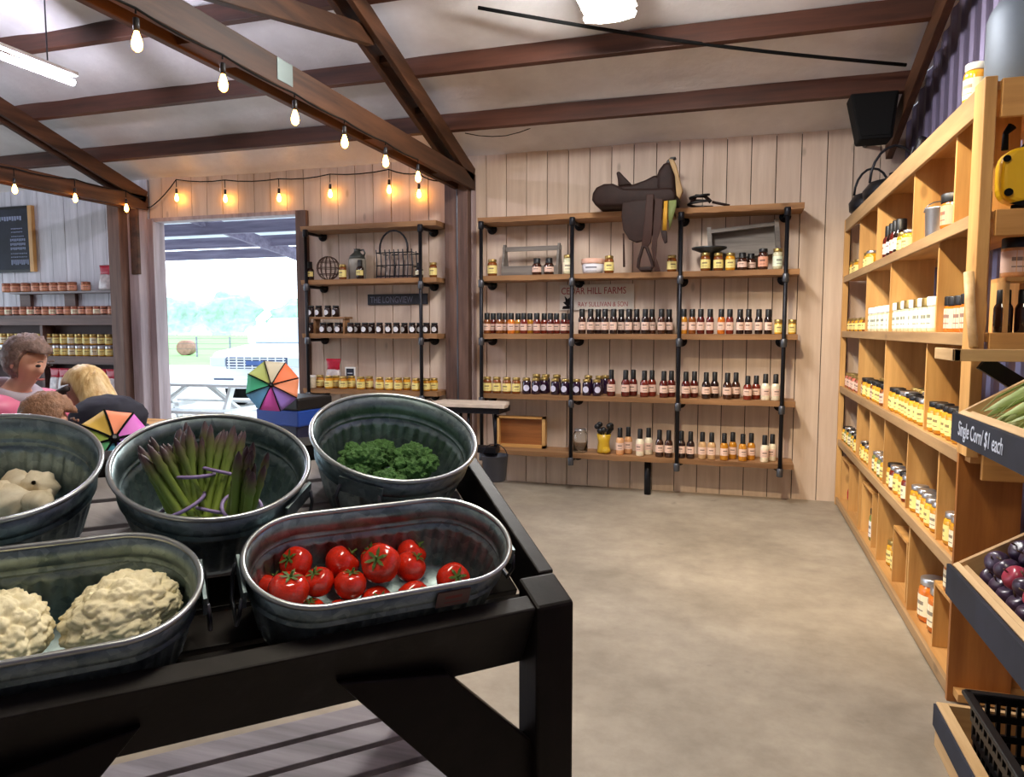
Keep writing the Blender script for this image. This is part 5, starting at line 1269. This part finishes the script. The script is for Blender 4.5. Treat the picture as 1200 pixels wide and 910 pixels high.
def blob(name, c, r, sc, mat, parent, amp=.1, fr=9, streak=None, cut=None, seg=36, rings=24, tw=None):
    m = MB(); m.sphere((0, 0, 0), 1, seg, rings)
    vs = []
    for v in m.v:
        q = Vector(v); k = 1 + amp * noise.noise(Vector((q.x * fr, q.y * fr, q.z * (streak or fr))) )
        w = Vector((q.x * sc[0], q.y * sc[1], q.z * sc[2])) * r * k
        if cut: w = cut(w)
        vs.append(tuple(w + Vector(c)))
    m.v = vs; return m.build(name, mat, parent, w=False, smooth=True)
def rot(v, a): return Vector((v[0] * math.cos(a) - v[1] * math.sin(a), v[0] * math.sin(a) + v[1] * math.cos(a), v[2]))

def person(label, base, yaw, hgt, hd, head_c, face_dir, jacket_mat, hair_mat, puffy, lean, hair_long, trouser_mat, arms, face=True, hood=None, hairfr=7):
    """local frame: +X is where the person faces; hd = head height; lean = forward shift of the shoulders"""
    T = thing('person', label, 'person', base, yaw)
    hx, hz = head_c; hy = 0
    sh = hz - .50 * hd - .055; hip = hgt * .50; lx = lean
    J = [((0, 0, hip), (.09, .09)), ((lx * .5, 0, (hip + sh) / 2), (.10, .13)), ((lx * .9, 0, sh - .05), (.10, .15)), ((lx, 0, sh + .05), (.05, .055)), ((hx - .01, 0, hz - hd * .28), (.045, .05)), ((hx, 0, hz), (hd * .40, hd * .36)), ((hx, 0, hz + hd * .30), (hd * .30, hd * .27))]
    E = [(0, 1), (1, 2), (2, 3), (3, 4), (4, 5), (5, 6)]
    def chain(start, pts):
        p = start
        for c, r in pts: J.append((c, r)); E.append((p, len(J) - 1)); p = len(J) - 1
        return p
    hands = []
    for s in (-1, 1):
        (ex, ey, ez), (wx, wy, wz) = arms[0 if s < 0 else 1]
        e = chain(2, [((lx, s * .17, sh - .04), .055), ((ex, s * ey, ez), .042), ((wx, s * wy, wz), .028), ((wx + .06, s * (wy - .02), wz - .01), (.028, .014))])
        for f_ in range(4): chain(e, [((wx + .10, s * (wy - .045 + .018 * f_), wz - .015), .0085), ((wx + .125, s * (wy - .045 + .018 * f_), wz - .035), .0075)])
        chain(e - 1, [((wx + .05, s * (wy - .055), wz - .01), .010), ((wx + .085, s * (wy - .065), wz - .02), .008)])
        k = hip - .04; chain(0, [((0, s * .085, hip - .15), .075), ((.01, s * .095, hip * .52), .06), ((-.01, s * .095, .08), .04), ((.10, s * .10, .035), (.04, .03))])
    fd = Vector((math.cos(face_dir[0]) * math.cos(face_dir[1]), math.sin(face_dir[0]) * math.cos(face_dir[1]), math.sin(face_dir[1])))
    side_ = Vector((-math.sin(face_dir[0]), math.cos(face_dir[0]), 0)); upv = side_.cross(fd) * -1; hc = Vector((hx, 0, hz))
    upv = fd.cross(side_); 
    if upv.z < 0: upv = -upv
    def fn(co, no):
        d = co - hc
        if d.length < hd * .55:
            a = d.dot(fd); u = d.dot(upv); w = d.dot(side_)
            if a > 0:
                co = co + fd * (.024 * math.exp(-(w / .016) ** 2) * math.exp(-((u + .012) / .022) ** 2))     # nose
                co = co - fd * (.008 * math.exp(-((abs(w) - .034) / .016) ** 2) * math.exp(-((u - .018) / .014) ** 2))   # eye sockets
                co = co + fd * (.006 * math.exp(-(w / .02) ** 2) * math.exp(-((u + .075) / .018) ** 2))       # chin
                co = co + fd * (.005 * math.exp(-(w / .022) ** 2) * math.exp(-((u + .048) / .010) ** 2))      # lips
        return co
    b = skinned('body', J, E, SKIN, T, 3, 0, fn)
    if face:
        fr_ = hd * .375
        for s in (-1, 1):
            c = hc + fd * (fr_ * .90) + side_ * (.034 * s) + upv * .018
            m = MB(); m.sphere(c, .011, 10, 8, (1, 1, .6)); m.build('eye', EYEM, T, w=False, smooth=True)
            m = MB(); m.tube([c + upv * .02 - side_ * .016 + fd * .004, c + upv * .025 + fd * .006, c + upv * .02 + side_ * .016 + fd * .002], .0035, 6); m.build('eyebrow', hair_mat, T, w=False, smooth=True)
            c = hc + side_ * (hd * .37 * s) - fd * .005
            m = MB(); m.sphere(c, .028, 12, 8, (.55, .35, 1)); m.build('ear', SKIN, T, w=False, smooth=True)
        c = hc + fd * (fr_ * .96) - upv * .048
        m = MB(); m.tube([c - side_ * .022, c + fd * .004, c + side_ * .022], [.004, .006, .004], 6); m.build('mouth', LIP, T, w=False, smooth=True)
    # clothing
    g = .022 if puffy else .014
    JJ = [((0, 0, hip - .10), (.145 + g, .155 + g)), ((lx * .5, 0, (hip + sh) / 2), (.125 + g, .15 + g)), ((lx * .9, 0, sh - .06), (.115 + g, .165 + g)), ((lx, 0, sh + .055), (.070 + g * .6, .082 + g * .6))]; EE = [(0, 1), (1, 2), (2, 3)]
    for s in (-1, 1):
        (ex, ey, ez), (wx, wy, wz) = arms[0 if s < 0 else 1]; n0 = len(JJ)
        JJ += [((lx, s * .185, sh - .05), .066 + g), ((ex, s * ey, ez), .054 + g), ((wx - .01, s * wy, wz), .042 + g * .6)]; EE += [(2, n0), (n0, n0 + 1), (n0 + 1, n0 + 2)]
    def puff(co, no): return co + no * (.024 * (abs(math.sin((co.z + .3 * co.x) * math.pi / .075)) ** .5 - .6)) if puffy else co + no * (.004 * noise.noise(co * 18))
    skinned('jacket', JJ, EE, jacket_mat, T, 4 if puffy else 3, 0, puff)
    JJ = [((lx * .15, 0, hip + .12), (.135, .15)), ((0, 0, hip + .02), (.135, .155)), ((0, -.085, hip - .17), .098), ((.01, -.1, hip * .52), .074), ((-.01, -.1, .10), .058), ((0, .085, hip - .17), .098), ((.01, .1, hip * .52), .074), ((-.01, .1, .10), .058)]
    skinned('trousers', JJ, [(0, 1), (1, 2), (2, 3), (3, 4), (1, 5), (5, 6), (6, 7)], trouser_mat, T, 2, 1)
    for s in (-1, 1):
        m = MB(); m.sphere((.05, s * .10, .045), .05, 14, 8, (2.2, .95, .9)); m.v = [(a, b_, max(c_, .002)) for a, b_, c_ in m.v]; m.build('shoe', plain('shoe_grey', srgb(70, 70, 76), .6), T, w=False, smooth=True)
    # hair: cap pulled back off the face
    def cut(w):
        a = w.dot(fd); u = w.dot(upv)
        if a > hd * .12 and u < hd * .22: w = w - fd * (a - hd * .12) * .95
        return w
    blob('hair', hc - fd * (.012) + upv * .018, hd * .5, (.90, .84, .94), hair_mat, T, .13 if not hair_long else .05, hairfr, None if not hair_long else 1.2, cut)
    return T, hc, fd, side_, upv
HAIRG = plain('ash_brown_hair', srgb(128, 104, 96), .6, var=.4, vscale=40, bump=.8, bscale=90)
HAIRB = wood('blond_hair', srgb(190, 146, 84), srgb(240, 214, 160), 2, .45, 3.0, 0, .7)
PINKJ = plain('pink_puffer', srgb(226, 120, 156), .45, var=.08); NAVY = plain('navy_fleece', srgb(24, 26, 44), .8, var=.15); DENIM = plain('denim', srgb(60, 70, 96), .8, var=.1)
GREYH = plain('grey_hood', srgb(170, 160, 170), .8, var=.08); PATT = plain('lilac_print', srgb(206, 170, 214), .7, var=.25, vscale=30)
# person in the pink puffer, facing right and looking down
h1 = atdepth(33, 424, 3.3); yaw1 = rad(8)
bx_ = h1 - Vector((.13 * math.cos(yaw1), .13 * math.sin(yaw1), 0))
T1, hc, fd, sd_, uv_ = person('person in a pink puffer jacket over a grey hood, looking down', (bx_.x, bx_.y, 0), yaw1, 1.44, .235, (.13, h1.z), (.02, -.42), PINKJ, HAIRG, True, .05, False, DENIM,
                              (((.10, .24, .92), (.30, .16, .86)), ((.10, .24, .92), (.30, .16, .86))))
m = MB(); c = Vector((.045, 0, hc.z - .138)); m.tube([c + Vector((.085 * math.cos(u), .10 * math.sin(u), -.035 * math.cos(u))) for u in [2 * math.pi * i / 16 for i in range(16)]], .034, 10, True); m.build('hood', GREYH, T1, w=False, smooth=True)
# stooping person with long blond hair
h2 = atdepth(100, 460, 3.2); yaw2 = rad(172)
bx_ = h2 - Vector((.30 * math.cos(yaw2), .30 * math.sin(yaw2), 0))
T2, hc, fd, sd_, uv_ = person('stooping person with long blond hair and a navy jacket', (bx_.x, bx_.y, 0), yaw2, 1.40, .225, (.30, h2.z), (.75, -.45), NAVY, HAIRB, False, .20, True, DENIM,
                              (((.13, .23, .78), (.14, .17, .58)), ((.13, .23, .78), (.14, .17, .58))))
def fall(w):
    t = max(0, (.08 - w.z) / .2); return Vector((w.x - .085 * t - .03 * t * t, w.y, w.z))
blob('hair_fall', hc + Vector((-.055, .0, -.035)), .125, (.52, .66, 1.1), HAIRB, T2, .08, 5, 1.0, fall)
blob('jacket_hood', hc + Vector((-.19, .03, -.10)), .14, (1.05, 1.1, .72), NAVY, T2, .08, 5)
m = MB(); q = [hc + sd_ * (.102 * math.sin(u)) + (fd * .098) * math.cos(u) + uv_ * .045 for u in [-1.3 + 2.6 * i / 14 for i in range(15)]]; m.tube(q, .014, 8); m.build('headband', plain('dark_band', srgb(52, 42, 44), .7), T2, w=False, smooth=True)
# small child, only the crown of the head shows above the tub
h3 = atdepth(46, 497, 2.6); yaw3 = rad(60)
person('small child whose brown hair shows above the tub rim', (h3.x, h3.y, 0), yaw3, 1.08, .205, (.03, h3.z), (0, -.4), PATT, plain('light_brown_hair', srgb(150, 110, 84), .6, var=.3, vscale=40, bump=.6, bscale=90), False, .02, False, DENIM,
       (((.10, .19, .66), (.22, .10, .66)), ((.10, .19, .66), (.22, .10, .66))))

# ------------------------------------------------------------------ rainbow umbrellas
def umbrella(label, c, nrm, rr, spin, cols):
    z = Vector(nrm).normalized(); x = z.cross(Vector((0, 0, 1))).normalized(); y = z.cross(x); M = Matrix((x, y, z)).transposed().to_4x4(); M.translation = c
    T = thing('rainbow_umbrella', label, 'umbrella', M=M); n = len(cols)
    for k, cc in enumerate(cols):
        a0 = spin + 2 * math.pi * k / n; a1 = spin + 2 * math.pi * (k + 1) / n; m = MB(); R_ = 5; S_ = 6
        for i in range(R_ + 1):
            u = i / R_
            for j in range(S_ + 1):
                w = j / S_; a = a0 + (a1 - a0) * w; rad_ = rr * u * (1 - .07 * u * 4 * w * (1 - w)); m.v.append((rad_ * math.cos(a), rad_ * math.sin(a), -.30 * rr * u * u - .03 * u * math.sin(math.pi * w) * rr * 2))
        for i in range(R_):
            for j in range(S_): a = i * (S_ + 1) + j; m.f.append((a, a + S_ + 1, a + S_ + 2, a + 1))
        o = m.build('panel', plain('umbrella_%d_%d_%d' % cc, srgb(*cc), .6), T, w=False, smooth=True); s_ = o.modifiers.new('thick', 'SOLIDIFY'); s_.thickness = .003
        m = MB(); m.tube([(rr * u * math.cos(a0), rr * u * math.sin(a0), -.30 * rr * u * u + .004) for u in (0, .25, .5, .75, 1.0)], .004, 5); m.build('seam', BLACKM, T, w=False)
    MB().tube([(0, 0, .03), (0, 0, -.55 * rr * 2)], .007, 8).build('shaft', STEELC, T, w=False); MB().sphere((0, 0, .005), .018, 10, 6).build('tip', BLACKM, T, w=False)
    return T
RB = ((110, 180, 230), (230, 100, 210), (150, 120, 210), (240, 150, 110), (240, 120, 70), (200, 190, 160), (170, 180, 90), (60, 170, 120))
c = atdepth(318, 451, 5.1); umbrella('open rainbow umbrella leaning by the blue tote at the doorway', c, (EYEP - c) + Vector((-.8, 0, .6)), .19, .3, RB)
c = atdepth(134, 514, 2.6); umbrella('rainbow umbrella behind the buckets beside the stooping person', c, (EYEP - c) + Vector((.2, 0, .9)), .125, .2, ((120, 220, 150), (90, 190, 220), (150, 120, 220), (190, 130, 230), (220, 110, 210), (250, 150, 110), (240, 200, 90), (190, 220, 100)))
# blue tote under the narrow rack
c = atdepth(345, 485, 5.5); T = thing('storage_tote', 'dark blue plastic storage tote with black lid below the narrow rack', 'tote', (c.x, c.y, .0), rad(-10))
BLU = plain('blue_plastic', srgb(28, 66, 150), .4)
zt = onZ(345, 470, 0).z
m = MB(); m.prism([(-.17, 0), (.17, 0), (.20, .86), (-.20, .86)], .34, (0, -.17, 0)); m.build('bin', plain('navy_plastic', srgb(24, 28, 56), .5), T, w=False, bevel=.02)
MB().box(-.21, .21, -.18, .18, .74, .86).build('band', BLU, T, w=False, bevel=.012); MB().box(-.215, .215, -.185, .185, .86, .95).build('lid', BLACK, T, w=False, bevel=.015)
# small light table top by the doorway, behind the buckets
c = atdepth(168, 498, 4.3); T = thing('side_bench', 'small light wooden bench by the doorway behind the buckets', 'bench', (c.x - .25, c.y + .1, 0))
MB().box(-.35, .38, -.18, .18, c.z - .04, c.z).build('top', PINEX, T, w=False, bevel=.003)
for sx in (-.3, .32):
    for sy in (-.14, .14): MB().box(sx - .025, sx + .025, sy - .025, sy + .025, 0, c.z - .04).build('leg', PINEZ, T, w=False)
# plank-topped pedestal beside the post, and the bucket hanging under it
a = onY(512, 463, 5.95); b = onY(596, 477, 5.70)
T = thing('pedestal_table', 'plank-topped black metal pedestal beside the wide rack', 'table', ((a.x + b.x) / 2, 5.8, 0)); zz = .80; xx0, xx1 = -.36, .36
for k in range(3): MB().box(xx0 + .02 * k, xx1 - .03 * k, -.17 + .115 * k, -.06 + .115 * k, zz, zz + .03).build('top_plank', plain('scrubbed_plank', srgb(196, 180, 164), .6, var=.12, vscale=12), T, w=False, bevel=.003)
MB().box(xx0 + .03, xx1 - .05, -.15, .15, zz - .05, zz).build('top_frame', IRON, T, w=False)
for sx in (-.26, -.05, .02, .26):
    MB().tube([(sx, -.10, 0 if sx in (-.26, .26) and sx < 0 else .40), (sx, -.10, zz - .05)], .014, 8).build('pipe_leg', IRON, T, w=False, smooth=True)
MB().tube([(-.26, .1, 0), (-.26, .1, zz - .05)], .014, 8).build('pipe_leg', IRON, T, w=False, smooth=True)
MB().box(-.09, .28, -.16, -.04, .42, .47).build('crank_block', IRON, T, w=False, bevel=.006); MB().lathe([(.05, 0), (.05, .04)], 16, Matrix.Translation((.05, -.16, .5)) @ Matrix.Rotation(rad(90), 4, 'X')).build('crank_wheel', IRON, T, w=False)
q = atdepth(580, 545, 6.0)
T = thing('hanging_bucket', 'dark bucket hung by a chain under the pedestal planks', 'bucket', (q.x, q.y, .20))
MB().lathe([(.085, 0), (.09, .01), (.11, .21), (.115, .215), (.105, .21), (.082, .012), (.001, .01)], 20).build('pail', plain('slate_metal', srgb(70, 72, 82), .5, .4), T, w=False, smooth=True)
MB().tube([(.108 * math.cos(math.pi * i / 10), 0, .205 + .10 * math.sin(math.pi * i / 10)) for i in range(11)], .004, 6).build('bail_handle', IRON, T, w=False)
MB().tube([(0, 0, .30), (0, -.05, .56)], .006, 6).build('chain', IRON, T, w=False)

# ================================================================== OUTSIDE THE DOORWAY
GRAV = plain('gravel', srgb(206, 204, 200), .9, var=.15, vscale=3)
gr = MB().box(-60, 30, D + .12, 26, -.22, -.10); tagged = struct(gr.build('ground', GRAV))
GRASSM = plain('pasture_grass', srgb(120, 176, 96), .95, var=.2, vscale=.4)
struct(MB().box(-160, 60, 26, 170, -.25, -.11).build('pasture_ground', GRASSM))
struct(MB().box(-60, XL - .1, -20, D + .12, -.22, -.10).build('yard_ground', GRAV))
# porch roof timbers
PORT = thing('porch_roof', 'lean-to porch roof with grey rafters outside the doorway', 'porch', (-5.5, 8.5, 2.6))
GREYB = wood('porch_timber', srgb(96, 88, 110), srgb(140, 132, 150), 0, .7)
for k, (y, z) in enumerate(((7.2, 2.78), (8.3, 2.74), (9.4, 2.70), (10.5, 2.66))):
    MB().box(-11.7, -2.0, y, y + .06, z, z + .16).build('rafter', GREYB, PORT)
MB().bar(onY(215, 250, 8.0), onY(352, 300, 10.0), .06, .16).build('tie_beam', GREYB, PORT)
for xx in (-9.4, -2.4): MB().box(xx - (2.2 if xx < -5 else 0), xx + .12 - (2.2 if xx < -5 else 0), 10.4, 10.52, -.1, 2.66).build('porch_post', GREYB, PORT)
MB().box(-11.8, -1.9, 6.75, 10.8, 2.99, 3.0).build('roof_panel', plain('polycarbonate', srgb(226, 232, 240), .4, trans=.75), PORT)
# white picnic table
c = onZ(225, 450, .70); PC = thing('picnic_table', 'white painted picnic table in the gravel yard', 'table', (c.x + .1, c.y, -.10), rad(4))
for k in range(5): MB().box(-1.0, 1.0, -.38 + .155 * k, -.24 + .155 * k, .80, .835).build('top_plank', WHITE, PC, w=False)
for s in (-1, 1):
    for k in range(2): MB().box(-1.0, 1.0, s * .72 - .14 + .145 * k, s * .72 - .005 + .145 * k, .50, .535).build('seat_plank', WHITE, PC, w=False)
    xx = .68 * s
    for t in (-1, 1): MB().bar((xx, t * .62, 0), (xx, t * .22, .80), .09, .04, (1, 0, 0)).build('leg', WHITE, PC, w=False)
    MB().box(xx - .02, xx + .02, -.84, .84, .44, .50).build('seat_bearer', WHITE, PC, w=False)
    MB().bar((xx * .95, 0, .46), (xx * .25, 0, .79), .04, .08, (0, 1, 0)).build('brace', WHITE, PC, w=False)
# white pickup facing the shop
c = atdepth(372, 468, 16.6); CAR = thing('pickup_truck', 'white pickup truck parked facing the shop', 'truck', (c.x, c.y, -.10), rad(8))
CARW = plain('car_white', srgb(236, 238, 240), .2, coat=.6); CARG = plain('car_glass', srgb(150, 170, 186), .08); CARD = plain('car_trim', srgb(70, 84, 112), .5)
def prof_x(name, poly, w, mat, bev, taper=0):
    m = MB(); m.prism(poly, w, (-w / 2, 0, 0), (0, 1, 0), (0, 0, 1), (1, 0, 0)); o = m.build(name, mat, CAR, w=False, bevel=bev); fixn(o.data); return o
prof_x('body', [(-2.65, .45), (-2.70, .62), (-2.68, 1.02), (-2.55, 1.12), (-1.35, 1.24), (-1.0, 1.28), (2.5, 1.30), (2.6, .5)], 1.95, CARW, .06)
prof_x('cab', [(-1.35, 1.22), (-.55, 1.80), (.9, 1.84), (1.2, 1.28)], 1.72, CARW, .07)
m = MB(); m.add([(-.78, -1.30, 1.27), (.78, -1.30, 1.27), (.70, -.60, 1.78), (-.70, -.60, 1.78)], [(0, 1, 2, 3)]); o = m.build('windshield', CARG, CAR, w=False); so = o.modifiers.new('t', 'SOLIDIFY'); so.thickness = .02; so.offset = 1
GR_ = MB().box(-.62, .62, -2.72, -2.68, .80, 1.02).build('grille', CARD, CAR, w=False)
for k in range(4): MB().box(-.60, .60, -2.735, -2.715, .82 + .052 * k, .84 + .052 * k).build('grille_bar', CARW, GR_, w=False)
for k in range(8): MB().box(-.57 + .16 * k, -.55 + .16 * k, -2.735, -2.715, .80, 1.02).build('grille_bar', CARW, GR_, w=False)
MB().box(-.98, .98, -2.82, -2.66, .42, .66).build('bumper', CARW, CAR, w=False, bevel=.03)
for s in (-1, 1):
    MB().box(s * .80 - .16, s * .80 + .16, -2.73, -2.66, .84, 1.02).build('headlight', plain('lamp_glass', srgb(210, 220, 230), .1), CAR, w=False, bevel=.02)
    MB().box(s * .62 - .2, s * .62 + .2, -2.835, -2.81, .48, .62).build('bumper_vent', CARD, CAR, w=False)
    MB().box(s * 1.02 - .1, s * 1.02 + .1, -1.0, -.86, 1.26, 1.44).build('mirror', CARW, CAR, w=False, bevel=.02)
    for yy in (-1.75, 1.65):
        m = MB(); m.lathe([(.2, -.12), (.38, -.12), (.40, -.08), (.40, .08), (.38, .12), (.2, .12)], 24, Matrix.Translation((s * .90, yy, .40)) @ Matrix.Rotation(rad(90), 4, 'Y')); m.build('wheel', BLACKM, CAR, w=False, smooth=True)
m = MB(); m.box(-.2, .2, -2.745, -2.735, .87, .95); m.build('badge', plain('badge_blue', srgb(70, 100, 160), .4), CAR, w=False)
# pasture fence, hay, hedge line
FN = thing('wire_fence', 'post and wire fence across the green pasture', 'fence', (-20, 36, -.11)); 
fp = [onZ(x, 418, -.11) for x in (140, 168, 197, 231, 270, 305, 340, 380)]
for p in fp: MB().tube([(p.x, p.y, -.15), (p.x, p.y, 1.05)], .055, 8).build('fence_post', GREYB, FN)
for zz in (.35, .65, .95): MB().tube([(p.x, p.y, zz) for p in fp], .008, 4).build('wire', STEELC, FN)
c = onZ(219, 416, -.11); T = thing('hay_bale', 'round brown hay bale beyond the pasture fence', 'hay bale', (c.x, c.y, -.11), rad(20))
m = MB(); m.lathe([(.40, -.45), (.46, -.42), (.46, .42), (.40, .45)], 24, Matrix.Translation((0, 0, .46)) @ Matrix.Rotation(rad(90), 4, 'X')); m.build('bale', plain('hay', srgb(150, 112, 100), .95, var=.2, bump=.8), T, w=False, smooth=True)
TREEM = plain('haze_pale_leaf', srgb(140, 168, 152), .95, var=.3, vscale=.5, bump=1, bscale=3)  # foliage colour paled to sage, standing in for haze over the distance
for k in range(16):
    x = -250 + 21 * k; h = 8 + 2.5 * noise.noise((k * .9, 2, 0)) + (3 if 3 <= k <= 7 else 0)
    T = thing('hillside_tree', f'haze-coloured tree on the wooded ridge, {nth(k + 1)} from the left', 'tree', (x, 190 + 8 * math.sin(k), -.3), 0, 'trees on the far ridge')
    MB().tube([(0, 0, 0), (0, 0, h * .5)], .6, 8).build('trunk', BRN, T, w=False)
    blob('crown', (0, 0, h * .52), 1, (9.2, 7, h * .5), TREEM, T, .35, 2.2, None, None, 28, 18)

bpy.data.scenes.remove(TMP)
